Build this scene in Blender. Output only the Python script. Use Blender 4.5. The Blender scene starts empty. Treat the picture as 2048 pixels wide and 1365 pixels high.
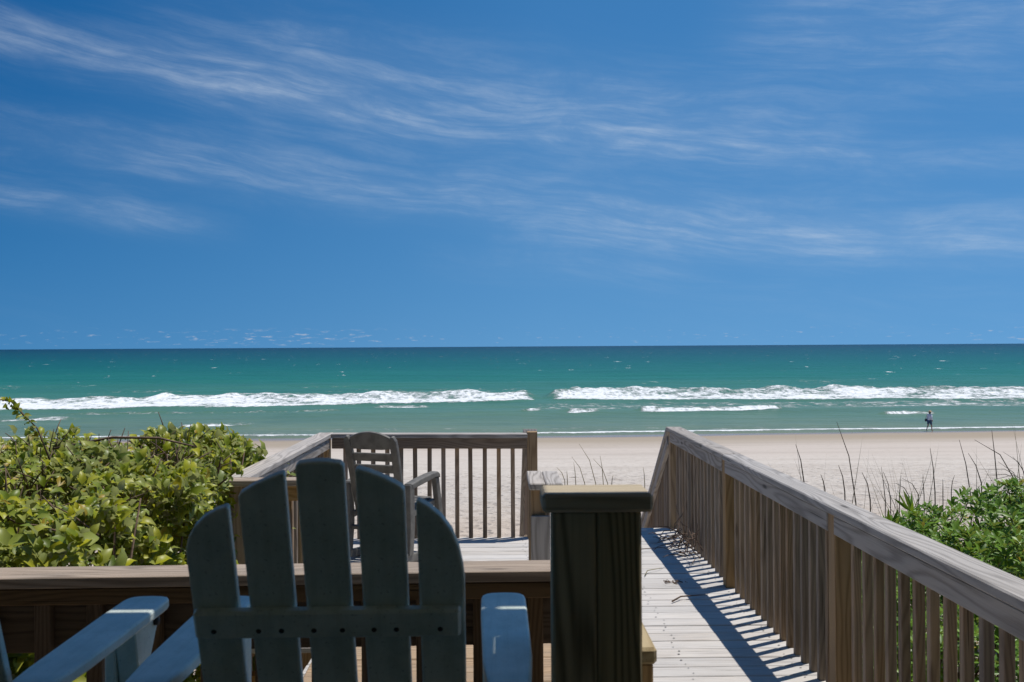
import bpy, bmesh, math, random
import numpy as np
from mathutils import Vector, Matrix, Quaternion

random.seed(7)
RNG = np.random.default_rng(11)
R = math.radians
SC = bpy.context.scene
COL = SC.collection

# ------------------------------------------------------------------ camera
CAM_Z = 1.66
F_PX = 1950.0
cam_d = bpy.data.cameras.new('camera')
cam_d.sensor_width = 36.0
cam_d.lens = 36.0 * F_PX / 2048.0
cam_d.clip_start = 0.05
cam_d.clip_end = 60000.0
cam_d.dof.use_dof = True
cam_d.dof.focus_distance = 9.0
cam_d.dof.aperture_fstop = 9.0
cam = bpy.data.objects.new('camera', cam_d)
COL.objects.link(cam)
cam.matrix_world = (Matrix.Translation((0, 0, CAM_Z)) @ Matrix.Rotation(R(-0.705), 4, 'Z')
                    @ Matrix.Rotation(R(90.31), 4, 'X') @ Matrix.Rotation(R(-0.336), 4, 'Z'))
SC.camera = cam

# ------------------------------------------------------------------ sky and sun
SUN = Vector((0.285, 0.168, 0.90)).normalized()          # towards the sun
SUN_EL = math.asin(SUN.z)
SUN_AZ = math.atan2(SUN.x, SUN.y)

world = bpy.data.worlds.new('World')
SC.world = world
world.use_nodes = True


class NT:
    """small helper for writing node trees"""
    def __init__(self, tree):
        self.t = tree

    def new(self, kind, **kw):
        n = self.t.nodes.new(kind)
        for k, v in kw.items():
            setattr(n, k, v)
        return n

    def put(self, sock, v):
        if v is None:
            return
        if hasattr(v, 'is_linked') or hasattr(v, 'links'):
            self.t.links.new(v, sock)
        else:
            sock.default_value = v

    def m(self, op, a, b=None, c=None, clamp=False):
        n = self.new('ShaderNodeMath', operation=op)
        n.use_clamp = clamp
        self.put(n.inputs[0], a)
        self.put(n.inputs[1], b)
        if c is not None:
            self.put(n.inputs[2], c)
        return n.outputs[0]

    def comb(self, x, y, z):
        n = self.new('ShaderNodeCombineXYZ')
        for i, v in enumerate((x, y, z)):
            self.put(n.inputs[i], v)
        return n.outputs[0]

    def sep(self, v):
        n = self.new('ShaderNodeSeparateXYZ')
        self.put(n.inputs[0], v)
        return n.outputs

    def noise(self, vec, scale=1.0, detail=4.0, rough=0.55, dist=0.0, out='Fac'):
        n = self.new('ShaderNodeTexNoise')
        self.put(n.inputs['Vector'], vec)
        n.inputs['Scale'].default_value = scale
        n.inputs['Detail'].default_value = detail
        n.inputs['Roughness'].default_value = rough
        n.inputs['Distortion'].default_value = dist
        return n.outputs[out]

    def mapr(self, v, a, b, c=0.0, d=1.0, smooth=True):
        n = self.new('ShaderNodeMapRange')
        n.interpolation_type = 'SMOOTHSTEP' if smooth else 'LINEAR'
        self.put(n.inputs[0], v)
        for i, x in enumerate((a, b, c, d)):
            self.put(n.inputs[i + 1], x)
        return n.outputs[0]

    def mix(self, f, a, b, blend='MIX'):
        n = self.new('ShaderNodeMix', data_type='RGBA', blend_type=blend)
        self.put(n.inputs[0], f)
        for s, v in ((n.inputs[6], a), (n.inputs[7], b)):
            if isinstance(v, (tuple, list)) and len(v) == 3:
                v = (*v, 1.0)
            self.put(s, v)
        return n.outputs[2]

    def ramp(self, fac, stops):
        n = self.new('ShaderNodeValToRGB')
        cr = n.color_ramp
        while len(cr.elements) < len(stops):
            cr.elements.new(0.5)
        for e, (p, c) in zip(cr.elements, stops):
            e.position = p
            e.color = (*c, 1.0)
        self.put(n.inputs[0], fac)
        return n.outputs[0]


def build_world():
    t = world.node_tree
    t.nodes.clear()
    N = NT(t)
    out = N.new('ShaderNodeOutputWorld')
    bg = N.new('ShaderNodeBackground')
    sky = N.new('ShaderNodeTexSky')
    sky.sky_type = 'NISHITA'
    sky.sun_disc = False
    sky.sun_elevation = SUN_EL
    sky.sun_rotation = SUN_AZ
    sky.altitude = 0.0
    sky.air_density = 1.0
    sky.dust_density = 0.2
    sky.ozone_density = 3.0
    # deepen the blue the way a polarising filter does, everywhere alike
    hs = N.new('ShaderNodeHueSaturation')
    hs.inputs["Hue"].default_value = 0.496
    hs.inputs['Saturation'].default_value = SKY_SAT
    hs.inputs['Value'].default_value = SKY_VAL
    tc = N.new('ShaderNodeTexCoord')
    x, y, z = N.sep(tc.outputs['Generated'])
    # the clear dry air of the photograph: no yellow band, the horizon keeps the blue of higher sky
    t.links.new(N.comb(x, y, N.m('MULTIPLY_ADD', z, SKY_K, SKY_LIFT)), sky.inputs['Vector'])
    t.links.new(sky.outputs[0], hs.inputs['Color'])
    g = N.new('ShaderNodeGamma')
    g.inputs['Gamma'].default_value = 1.0
    t.links.new(hs.outputs[0], g.inputs['Color'])
    # cirrus streaks and small far cumulus, in azimuth / elevation
    az = N.m('ARCTAN2', x, y)
    el = N.m('ARCSINE', z)
    # polarised skylight is held back most far from the sun and away from the haze of the horizon
    hor = N.m('SQRT', N.m('MAXIMUM', N.m('ADD', N.m('MULTIPLY', x, x), N.m('MULTIPLY', y, y)), 1e-4))
    hs_ = math.hypot(SUN.x, SUN.y)
    cosaz = N.m('DIVIDE', N.m('ADD', N.m('MULTIPLY', x, SUN.x / hs_), N.m('MULTIPLY', y, SUN.y / hs_)), hor)
    pol = N.m('MULTIPLY', N.mapr(cosaz, 0.0, 0.55, 1.0, 0.0, False), N.mapr(el, -0.05, 0.36, 0.50, 1.0))
    pol = N.m('MULTIPLY', pol, N.mapr(el, 0.5, 1.2, 1.0, 0.0))
    skyc = N.mix(pol, g.outputs[0], N.mix(1.0, g.outputs[0], (0.10, 0.56, 0.74), 'MULTIPLY'))
    v = N.m('MULTIPLY_ADD', az, 0.13, el)
    warp = N.noise(N.comb(N.m('MULTIPLY', az, 3.0), N.m('MULTIPLY', el, 7.0), 3.1), 1.0, 3.0)
    warp2 = N.m('MULTIPLY', N.m('SUBTRACT', warp, 0.5), 0.06)
    vw = N.m('ADD', v, warp2)
    fib = N.noise(N.comb(N.m('MULTIPLY', az, 7.0), N.m('MULTIPLY', vw, 72.0), 0.0), 1.0, 8.0, 0.66, 0.1)
    puff = N.noise(N.comb(N.m('MULTIPLY', az, 9.0), N.m('MULTIPLY', vw, 26.0), 4.7), 1.0, 8.0, 0.66, 0.3)
    tex = N.m('MULTIPLY', N.mapr(fib, 0.30, 0.80), N.mapr(puff, 0.28, 0.68))

    def band(e0, k, w, a0, a1, soft, amp):
        c = N.m('MULTIPLY_ADD', az, k, e0)
        d = N.m('DIVIDE', N.m('SUBTRACT', N.m('ADD', el, N.m('MULTIPLY', warp2, 0.35)), c), w)
        gs = N.m('POWER', 2.718, N.m('MULTIPLY', N.m('MULTIPLY', d, d), -1.0))
        win = N.m('MULTIPLY', N.mapr(az, a0 - soft, a0 + soft), N.mapr(az, a1 - soft, a1 + soft, 1.0, 0.0))
        return N.m('MULTIPLY', N.m('MULTIPLY', gs, win), amp)

    bands = [band(0.214, -0.142, 0.020, -0.95, -0.10, 0.15, 1.0),
             band(0.246, -0.13, 0.042, -0.28, 0.30, 0.16, 0.95),
             band(0.222, -0.12, 0.016, 0.05, 0.80, 0.12, 0.6),
             band(0.150, -0.10, 0.026, -0.50, 0.62, 0.15, 0.8),
             band(0.120, -0.06, 0.016, 0.05, 0.55, 0.12, 0.75),
             band(0.33, -0.10, 0.045, 0.26, 0.9, 0.08, 0.75),
             band(0.092, -0.10, 0.014, -0.85, -0.30, 0.07, 0.85),
             band(0.085, -0.05, 0.016, -0.05, 0.20, 0.06, 0.35)]
    tot = bands[0]
    for b in bands[1:]:
        tot = N.m('ADD', tot, b)
    # the rest of the sky carries the same thin streaks
    wide = N.mapr(N.noise(N.comb(N.m('MULTIPLY', az, 1.6), N.m('MULTIPLY', v, 4.0), 9.0), 1.0, 2.0), 0.45, 0.8, 0.0, 0.22)
    tot = N.m('ADD', tot, wide)
    cir = N.m('MULTIPLY', N.m('MULTIPLY', tot, N.m('MULTIPLY_ADD', tex, 0.85, 0.15)), CIRRUS, clamp=True)
    # cumulus row
    cn = N.noise(N.comb(N.m('MULTIPLY', az, 85.0), N.m('MULTIPLY', el, 420.0), 1.3), 1.0, 5.0, 0.6)
    big = N.noise(N.comb(N.m('MULTIPLY', az, 4.0), 0.3, 5.0), 1.0, 2.0)
    thr = N.m('MULTIPLY_ADD', N.mapr(az, -0.3, 0.45, smooth=False), 0.045, 0.545)
    hi = N.m('ADD', thr, N.m('MULTIPLY', N.m('SUBTRACT', 0.55, big), 0.25))
    cum = N.mapr(N.m('SUBTRACT', cn, hi), 0.0, 0.17)
    elw = N.m('MULTIPLY', N.mapr(el, 0.001, 0.004), N.mapr(el, 0.012, 0.021, 1.0, 0.0))
    cum = N.m('MULTIPLY', N.m('MULTIPLY', cum, elw), 0.55)
    c1 = N.mix(cir, skyc, CLOUD_C)
    c2 = N.mix(cum, c1, CUM_C)
    t.links.new(c2, bg.inputs['Color'])
    bg.inputs['Strength'].default_value = SKY_STRENGTH
    t.links.new(bg.outputs[0], out.inputs['Surface'])


SKY_STRENGTH = 0.10
SKY_K, SKY_LIFT, SKY_SAT, SKY_VAL = 0.66, 0.22, 1.34, 1.0
CIRRUS = 0.42
CLOUD_C = (6.2, 7.1, 8.1)
CUM_C = (5.2, 5.6, 6.4)
build_world()

sun_d = bpy.data.lights.new('sun', 'SUN')
sun_d.energy = 4.3
sun_d.angle = R(0.53)
sun_d.color = (1.0, 0.955, 0.89)
sun = bpy.data.objects.new('sun', sun_d)
COL.objects.link(sun)
sun.rotation_euler = SUN.to_track_quat('Z', 'Y').to_euler()
sun.location = (0, 0, 30)

vs = SC.view_settings
vs.view_transform = 'Standard'
vs.look = 'None'
vs.exposure = 0.0
vs.gamma = 1.0
vs.use_curve_mapping = False
SC.cycles.max_bounces = 8
SC.cycles.transparent_max_bounces = 8

# ------------------------------------------------------------------ helpers


def world_m(o):
    return (world_m(o.parent) @ o.matrix_basis) if o.parent else o.matrix_basis.copy()


def tag(o, label=None, cat=None, group=None, kind=None):
    if label:
        o['label'] = label
    if cat:
        o['category'] = cat
    if group:
        o['group'] = group
    if kind:
        o['kind'] = kind
    return o


def link(name, data, parent=None, mw=None):
    o = bpy.data.objects.new(name, data)
    COL.objects.link(o)
    mw = Matrix.Identity(4) if mw is None else mw
    if parent is not None:
        o.parent = parent
        o.matrix_basis = world_m(parent).inverted() @ mw
    else:
        o.matrix_basis = mw
    return o


def empty(name, loc, rz=0.0, label=None, cat=None, group=None, kind=None):
    o = link(name, None, None, Matrix.Translation(loc) @ Matrix.Rotation(rz, 4, 'Z'))
    o.empty_display_size = 0.1
    return tag(o, label, cat, group, kind)


def frame(a, b, up):
    a, b, up = Vector(a), Vector(b), Vector(up)
    x = (b - a).normalized()
    z = (up - x * up.dot(x)).normalized()
    y = z.cross(x)
    mw = Matrix(((x.x, y.x, z.x, 0), (x.y, y.y, z.y, 0), (x.z, y.z, z.z, 0), (0, 0, 0, 1)))
    return Matrix.Translation((a + b) / 2) @ mw, (b - a).length


MESHES = {}


def box_mesh(L, w, t, bev, mat):
    key = ('box', round(L, 3), round(w, 4), round(t, 4), round(bev, 4), mat.name)
    if key in MESHES:
        return MESHES[key]
    bm = bmesh.new()
    bmesh.ops.create_cube(bm, size=1.0)
    bmesh.ops.scale(bm, vec=(L, w, t), verts=bm.verts)
    if bev > 0:
        bmesh.ops.bevel(bm, geom=list(bm.edges), offset=bev, segments=1, profile=0.5, affect='EDGES')
    me = bpy.data.meshes.new('board')
    bm.to_mesh(me)
    bm.free()
    me.materials.append(mat)
    MESHES[key] = me
    return me


def board(name, mat, a, b, w, t, up=(0, 0, 1), parent=None, bev=0.004):
    """a beam from a to b, t thick along up, w wide across; its long axis is local X"""
    mw, L = frame(a, b, up)
    return link(name, box_mesh(L, w, t, bev, mat), parent, mw)


def prism(name, mat, pts, thick, mw, parent=None, bev=0.004, seg=2):
    """outline pts (in local XY) extruded thick along local Z, edges rounded"""
    bm = bmesh.new()
    vs_ = [bm.verts.new((p[0], p[1], -thick / 2)) for p in pts]
    f = bm.faces.new(vs_)
    r = bmesh.ops.extrude_face_region(bm, geom=[f])
    bmesh.ops.translate(bm, vec=(0, 0, thick), verts=[v for v in r['geom'] if isinstance(v, bmesh.types.BMVert)])
    bmesh.ops.recalc_face_normals(bm, faces=bm.faces)
    if bev:
        big = [e for e in bm.edges if len(e.link_faces) == 2 and e.calc_face_angle(0) > 0.7]
        bmesh.ops.bevel(bm, geom=big, offset=bev, segments=seg, profile=0.5, affect='EDGES')
    me = bpy.data.meshes.new(name)
    bm.to_mesh(me)
    bm.free()
    me.materials.append(mat)
    for p in me.polygons:
        p.use_smooth = False
    return link(name, me, parent, mw)


def tube_data(paths, sides=5):
    """paths: list of (points, radii) -> verts, faces of tapered tubes"""
    V, F = [], []
    for pts, rad in paths:
        pts = [Vector(p) for p in pts]
        n0 = len(V)
        ref = Vector((0.31, 0.17, 0.93))
        for i, p in enumerate(pts):
            d = (pts[min(i + 1, len(pts) - 1)] - pts[max(i - 1, 0)]).normalized()
            if abs(d.dot(ref)) > 0.95:
                ref = Vector((1, 0.1, 0))
            u = d.cross(ref).normalized()
            w = d.cross(u)
            for k in range(sides):
                a = 2 * math.pi * k / sides
                V.append(p + (u * math.cos(a) + w * math.sin(a)) * rad[i])
        for i in range(len(pts) - 1):
            for k in range(sides):
                a, b = n0 + i * sides + k, n0 + i * sides + (k + 1) % sides
                F.append((a, b, b + sides, a + sides))
        F.append(tuple(n0 + k for k in reversed(range(sides))))
        F.append(tuple(n0 + (len(pts) - 1) * sides + k for k in range(sides)))
    return V, F


def mesh_from(name, V, F, mat, smooth=False):
    me = bpy.data.meshes.new(name)
    me.from_pydata([tuple(v) for v in V], [], F)
    me.materials.append(mat)
    if smooth:
        me.polygons.foreach_set('use_smooth', [True] * len(me.polygons))
    me.update()
    return me


def tubes(name, paths, mat, parent=None, sides=5, smooth=True):
    V, F = tube_data(paths, sides)
    return link(name, mesh_from(name, V, F, mat, smooth), parent)


def lathe(name, prof, mat, mw, parent=None, n=16):
    V, F = [], []
    for r, z in prof:
        for k in range(n):
            a = 2 * math.pi * k / n
            V.append((r * math.cos(a), r * math.sin(a), z))
    for i in range(len(prof) - 1):
        for k in range(n):
            a, b = i * n + k, i * n + (k + 1) % n
            F.append((a, b, b + n, a + n))
    F.append(tuple(reversed(range(n))))
    F.append(tuple((len(prof) - 1) * n + k for k in range(n)))
    return link(name, mesh_from(name, V, F, mat, True), parent, mw)


def vnoise(x, y, seed=0):
    xi, yi = np.floor(x).astype(np.int64), np.floor(y).astype(np.int64)
    fx, fy = x - xi, y - yi
    fx, fy = fx * fx * (3 - 2 * fx), fy * fy * (3 - 2 * fy)

    def h(i, j):
        n = (i * 374761393 + j * 668265263 + seed * 974634777) & 0xFFFFFFFF
        n = ((n ^ (n >> 13)) * 1274126177) & 0xFFFFFFFF
        return ((n ^ (n >> 16)) & 0xFFFF) / 65535.0
    return (h(xi, yi) * (1 - fx) + h(xi + 1, yi) * fx) * (1 - fy) + (h(xi, yi + 1) * (1 - fx) + h(xi + 1, yi + 1) * fx) * fy


def fbm(x, y, seed=0, oct=4):
    s, a, tot = 0, 1.0, 0
    for o in range(oct):
        s = s + a * vnoise(x * 2 ** o, y * 2 ** o, seed + o)
        tot += a
        a *= 0.5
    return s / tot


def sstep(a, b, x):
    t = np.clip((x - a) / (b - a), 0, 1)
    return t * t * (3 - 2 * t)


# ------------------------------------------------------------------ materials


def mat_new(name):
    m = bpy.data.materials.new(name)
    m.use_nodes = True
    t = m.node_tree
    b = t.nodes['Principled BSDF']
    return m, NT(t), b


def wood(name, light, dark, ring=0.5, fiber=0.5, knot=0.6, grey=None, greyf=0.0, rough=0.78, freq=260.0, vary=0.30, bump=0.35):
    m, N, b = mat_new(name)
    tc = N.new('ShaderNodeTexCoord')
    oi = N.new('ShaderNodeObjectInfo')
    rnd = oi.outputs['Random']
    x, y, z = N.sep(tc.outputs['Object'])
    x = N.m('MULTIPLY_ADD', rnd, 71.0, x)
    y = N.m('MULTIPLY_ADD', rnd, 13.7, y)
    z = N.m('MULTIPLY_ADD', rnd, 5.3, z)
    dn = N.noise(N.comb(N.m('MULTIPLY', x, 1.0), N.m('MULTIPLY', y, 8.0), N.m('MULTIPLY', z, 8.0)), 1.0, 1.5, 0.4)
    ph = N.m('ADD', N.m('MULTIPLY_ADD', z, freq * 0.6, N.m('MULTIPLY', y, freq)), N.m('MULTIPLY', dn, 58.0))
    s = N.m('MULTIPLY_ADD', N.m('SINE', ph), 0.5, 0.5)
    s = N.m('POWER', s, 1.7)
    fb = N.noise(N.comb(N.m('MULTIPLY', x, 5.0), N.m('MULTIPLY', y, 210.0), N.m('MULTIPLY', z, 210.0)), 1.0, 4.0, 0.65)
    bl = N.noise(N.comb(N.m('MULTIPLY', x, 2.3), N.m('MULTIPLY', y, 10.0), N.m('MULTIPLY', z, 10.0)), 1.0, 4.0, 0.6)
    crack = N.mapr(N.noise(N.comb(N.m('MULTIPLY', x, 1.7), N.m('MULTIPLY', y, 95.0), N.m('MULTIPLY', z, 95.0)), 1.0, 2.0, 0.5), 0.66, 0.74)
    f = N.m('ADD', N.m('MULTIPLY', s, ring), N.m('MULTIPLY', N.m('SUBTRACT', fb, 0.42), fiber * 1.6), clamp=True)
    f = N.m('ADD', f, N.m('MULTIPLY', N.m('SUBTRACT', bl, 0.5), 0.7), clamp=True)
    col = N.mix(f, light, dark)
    if grey is not None:
        gm = N.mapr(N.m('ADD', bl, N.m('MULTIPLY', N.m('SUBTRACT', rnd, 0.5), 0.3)), 0.30, 0.62)
        col = N.mix(N.m('MULTIPLY', gm, greyf), col, N.mix(f, grey, tuple(c * 0.55 for c in grey)))
    vo = N.new('ShaderNodeTexVoronoi')
    N.put(vo.inputs['Vector'], N.comb(N.m('MULTIPLY', x, 1.9), N.m('MULTIPLY', y, 8.0), N.m('MULTIPLY', z, 8.0)))
    vo.inputs['Scale'].default_value = 1.0
    kn = N.mapr(N.m('ADD', vo.outputs['Distance'], N.m('MULTIPLY', fb, 0.03)), 0.05, 0.15, 1.0, 0.0)
    col = N.mix(N.m('MULTIPLY', kn, knot), col, tuple(c * 0.35 for c in dark))
    col = N.mix(N.m('MULTIPLY', crack, 0.75), col, tuple(c * 0.3 for c in dark))
    val = N.new('ShaderNodeHueSaturation')
    N.put(val.inputs['Value'], N.m('MULTIPLY_ADD', N.m('FRACT', N.m('MULTIPLY', rnd, 17.3)), vary, 1.0 - vary / 2))
    N.put(val.inputs['Saturation'], N.m('MULTIPLY_ADD', N.m('FRACT', N.m('MULTIPLY', rnd, 7.9)), 0.5, 0.75))
    N.t.links.new(col, val.inputs['Color'])
    N.t.links.new(val.outputs[0], b.inputs['Base Color'])
    b.inputs['Roughness'].default_value = rough
    b.inputs['Specular IOR Level'].default_value = 0.25
    bp = N.new('ShaderNodeBump')
    bp.inputs['Strength'].default_value = bump
    bp.inputs['Distance'].default_value = 0.004
    hgt = N.m('SUBTRACT', N.m('MULTIPLY_ADD', fb, 0.8, N.m('MULTIPLY', s, -0.3)), N.m('MULTIPLY', crack, 1.5))
    N.t.links.new(hgt, bp.inputs['Height'])
    N.t.links.new(bp.outputs[0], b.inputs['Normal'])
    return m


M_DECK = wood('deck_wood', (0.58, 0.548, 0.51), (0.32, 0.275, 0.235), 0.32, 0.8, 0.35, (0.56, 0.545, 0.53), 0.5, vary=0.16)
M_CAP = wood('rail_cap_wood', (0.44, 0.40, 0.36), (0.15, 0.125, 0.105), 0.55, 0.55, 0.8, (0.44, 0.415, 0.39), 0.6, freq=150.0)
M_CAP2 = wood('front_cap_wood', (0.42, 0.31, 0.215), (0.14, 0.09, 0.052), 0.55, 0.6, 0.6, (0.36, 0.31, 0.255), 0.4)
M_BAL = wood('baluster_wood', (0.35, 0.255, 0.175), (0.15, 0.098, 0.06), 0.5, 0.5, 0.5, (0.30, 0.265, 0.225), 0.35, vary=0.5)
M_POST = wood('post_wood', (0.44, 0.29, 0.15), (0.22, 0.13, 0.055), 0.6, 0.4, 0.5, (0.36, 0.28, 0.20), 0.3, vary=0.3)
M_PORCH = wood('porch_post_wood', (0.44, 0.35, 0.20), (0.14, 0.105, 0.05), 0.75, 0.5, 0.9, (0.36, 0.31, 0.21), 0.3)
M_PCAP = wood('porch_cap_wood', (0.46, 0.38, 0.25), (0.27, 0.20, 0.11), 0.5, 0.4, 0.4)
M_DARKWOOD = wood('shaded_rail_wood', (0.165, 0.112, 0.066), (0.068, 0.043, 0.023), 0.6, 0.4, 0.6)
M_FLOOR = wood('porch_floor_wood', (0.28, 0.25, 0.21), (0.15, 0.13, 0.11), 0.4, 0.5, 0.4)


def plain(name, col, rough=0.6, noise_amt=0.2, nscale=20.0, spec=0.4, bump=0.0, metallic=0.0):
    m, N, b = mat_new(name)
    tc = N.new('ShaderNodeTexCoord')
    n = N.noise(tc.outputs['Object'], nscale, 5.0, 0.6)
    c = N.mix(N.mapr(n, 0.3, 0.75), tuple(min(1, v * (1 + noise_amt * 0.4)) for v in col), tuple(v * (1 - noise_amt) for v in col))
    N.t.links.new(c, b.inputs['Base Color'])
    b.inputs['Roughness'].default_value = rough
    b.inputs['Specular IOR Level'].default_value = spec
    b.inputs['Metallic'].default_value = metallic
    if bump:
        bp = N.new('ShaderNodeBump')
        bp.inputs['Strength'].default_value = bump
        bp.inputs['Distance'].default_value = 0.002
        N.t.links.new(n, bp.inputs['Height'])
        N.t.links.new(bp.outputs[0], b.inputs['Normal'])
    return m


def chair_paint():
    m, N, b = mat_new('sage_white_paint')
    tc = N.new('ShaderNodeTexCoord')
    o = tc.outputs['Object']
    n1 = N.noise(o, 9.0, 5.0, 0.65)
    n2 = N.noise(o, 160.0, 2.0, 0.5)
    c = N.mix(N.mapr(n1, 0.35, 0.75), (0.72, 0.785, 0.71), (0.52, 0.60, 0.52))
    gx = N.sep(o)
    br = N.noise(N.comb(N.m('MULTIPLY', gx[0], 90.0), N.m('MULTIPLY', gx[1], 5.0), N.m('MULTIPLY', gx[2], 40.0)), 1.0, 3.0, 0.6)
    c = N.mix(N.mapr(br, 0.45, 0.75, 0.0, 0.35), c, (0.46, 0.52, 0.44))
    c = N.mix(N.mapr(n2, 0.64, 0.72, 0.0, 0.5), c, (0.22, 0.25, 0.22))
    N.t.links.new(c, b.inputs['Base Color'])
    b.inputs['Roughness'].default_value = 0.42
    b.inputs['Specular IOR Level'].default_value = 0.45
    bp = N.new('ShaderNodeBump')
    bp.inputs['Strength'].default_value = 0.12
    bp.inputs['Distance'].default_value = 0.003
    N.t.links.new(N.noise(o, 60.0, 4.0, 0.6), bp.inputs['Height'])
    N.t.links.new(bp.outputs[0], b.inputs['Normal'])
    return m


M_CHAIR = chair_paint()
M_SCREW = plain('dark_screw', (0.03, 0.028, 0.027), 0.5, 0.3)
M_RESIN = plain('weathered_resin', (0.155, 0.145, 0.128), 0.55, 0.35, 14.0, 0.35, 0.2)
M_SIDING = plain('house_siding', (0.66, 0.60, 0.44), 0.8, 0.2, 6.0)
M_SOFFIT = plain('porch_ceiling', (0.30, 0.275, 0.23), 0.8, 0.15, 6.0)
M_TWIG = plain('twig_bark', (0.16, 0.11, 0.08), 0.85, 0.5, 40.0, 0.2)
M_DRY = plain('dry_stalk', (0.085, 0.065, 0.045), 0.85, 0.5, 40.0, 0.2)
M_STRAW = plain('dry_grass', (0.33, 0.27, 0.15), 0.8, 0.4, 15.0, 0.2)
M_SKIN = plain('skin', (0.42, 0.25, 0.18), 0.55, 0.1)
M_SHIRT = plain('pale_blue_shirt', (0.76, 0.80, 0.87), 0.8, 0.1)
M_SHORTS = plain('navy_shorts', (0.05, 0.10, 0.20), 0.8, 0.2)
M_HAT = plain('straw_hat', (0.55, 0.40, 0.24), 0.8, 0.25, 60)
M_HAIR = plain('hair', (0.06, 0.045, 0.035), 0.6, 0.2)
M_BAG = plain('dark_bag', (0.05, 0.045, 0.05), 0.7, 0.2)


def leaf_mat(name, greens, under, spec, rough, yellow=0.04, trans=0.35, patch=None):
    m, N, b = mat_new(name)
    ge = N.new('ShaderNodeNewGeometry')
    oi = N.new('ShaderNodeObjectInfo')
    rnd = N.m('FRACT', N.m('ADD', ge.outputs['Random Per Island'], N.m('MULTIPLY', oi.outputs['Random'], 7.31)))
    c = N.ramp(rnd, [(i / (len(greens) - 1), g) for i, g in enumerate(greens)])
    r2 = N.m('FRACT', N.m('MULTIPLY', rnd, 43.7))
    c = N.mix(N.mapr(r2, 1.0 - yellow, 1.0 - yellow + 0.005), c, (0.42, 0.30, 0.03))
    if patch is not None:
        tc = N.new('ShaderNodeTexCoord')
        pn = N.noise(ge.outputs['Position'], 2.6, 3.0, 0.6)
        c = N.mix(N.mapr(pn, 0.48, 0.66, 0.0, 0.5), c, N.ramp(rnd, [(0.0, patch[0]), (1.0, patch[1])]))
    c = N.mix(ge.outputs['Backfacing'], c, under)
    N.t.links.new(c, b.inputs['Base Color'])
    b.inputs['Roughness'].default_value = rough
    b.inputs['Specular IOR Level'].default_value = spec
    tr = N.new('ShaderNodeBsdfTranslucent')
    N.t.links.new(N.mix(0.5, c, (0.34, 0.42, 0.02)), tr.inputs['Color'])
    mx = N.new('ShaderNodeMixShader')
    mx.inputs[0].default_value = trans
    N.t.links.new(b.outputs[0], mx.inputs[1])
    N.t.links.new(tr.outputs[0], mx.inputs[2])
    out = [n for n in N.t.nodes if n.type == 'OUTPUT_MATERIAL'][0]
    N.t.links.new(mx.outputs[0], out.inputs['Surface'])
    return m


M_HEDGE = leaf_mat('silverthorn_leaf', [(0.07, 0.12, 0.012), (0.30, 0.35, 0.015), (0.50, 0.48, 0.02), (0.36, 0.40, 0.09), (0.18, 0.25, 0.02)],
                   (0.38, 0.36, 0.24), 0.35, 0.40, 0.04, 0.40, [(0.15, 0.20, 0.06), (0.30, 0.34, 0.19)])
M_PITTO = leaf_mat('pittosporum_leaf', [(0.055, 0.13, 0.012), (0.12, 0.25, 0.018), (0.21, 0.36, 0.04), (0.09, 0.19, 0.02)],
                   (0.18, 0.25, 0.08), 0.35, 0.42, 0.015, 0.28)
M_GRASS = leaf_mat('dune_grass_blade', [(0.14, 0.17, 0.04), (0.24, 0.22, 0.09), (0.32, 0.27, 0.14), (0.10, 0.14, 0.03)], (0.22, 0.2, 0.09), 0.3, 0.6, 0.02, 0.2)

# ------------------------------------------------------------------ the ground: dune, beach, sea bed
SEA_Z = -5.5


def shore(X):
    return 78.0 + 0.045 * X + 1.2 * (fbm(X * 0.03 + 40, X * 0 + 2, 5, 3) - 0.5) * 2


PROF_Y = np.array([-60, 6, 9.5, 13, 17, 22, 27, 34, 45, 58, 68, 76, 78, 90, 120, 200, 2000, 26000.])
PROF_Z = np.array([-0.75, -0.75, -0.95, -1.9, -2.75, -3.25, -3.45, -3.75, -4.25, -4.75, -5.1, -5.43, -5.5, -5.95, -7.2, -9, -14, -30.])


def ground_z(X, Y):
    s = Y - 0.045 * X * np.clip(Y / 78.0, 0, 1) * (np.abs(X) < 400)
    z = np.interp(s, PROF_Y, PROF_Z)
    amp = np.interp(s, [0, 8, 16, 24, 40, 52, 70], [0.15, 0.25, 0.30, 0.16, 0.05, 0.012, 0.004])
    z = z + amp * (fbm(X * 0.35 + 9, Y * 0.35, 3, 4) - 0.5) * 2
    # foot-trampled loose sand
    tr = np.interp(s, [16, 22, 44, 52], [0.3, 1, 0.8, 0])
    z = z + tr * 0.09 * (fbm(X * 1.5, Y * 1.5, 31, 3) - 0.5)
    return z


def grid_mesh(name, X, Y, Z, mat, smooth=True):
    ny, nx = X.shape
    me = bpy.data.meshes.new(name)
    co = np.stack([X, Y, Z], -1).reshape(-1, 3).astype(np.float32)
    me.vertices.add(nx * ny)
    me.vertices.foreach_set('co', co.ravel())
    i = np.arange(ny - 1)[:, None] * nx + np.arange(nx - 1)[None, :]
    q = np.stack([i, i + 1, i + 1 + nx, i + nx], -1).reshape(-1).astype(np.int32)
    nf = (nx - 1) * (ny - 1)
    me.loops.add(nf * 4)
    me.loops.foreach_set('vertex_index', q)
    me.polygons.add(nf)
    me.polygons.foreach_set('loop_start', np.arange(0, nf * 4, 4, dtype=np.int32))
    me.polygons.foreach_set('use_smooth', np.ones(nf, dtype=bool))
    me.update(calc_edges=True)
    me.materials.append(mat)
    return me


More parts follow.
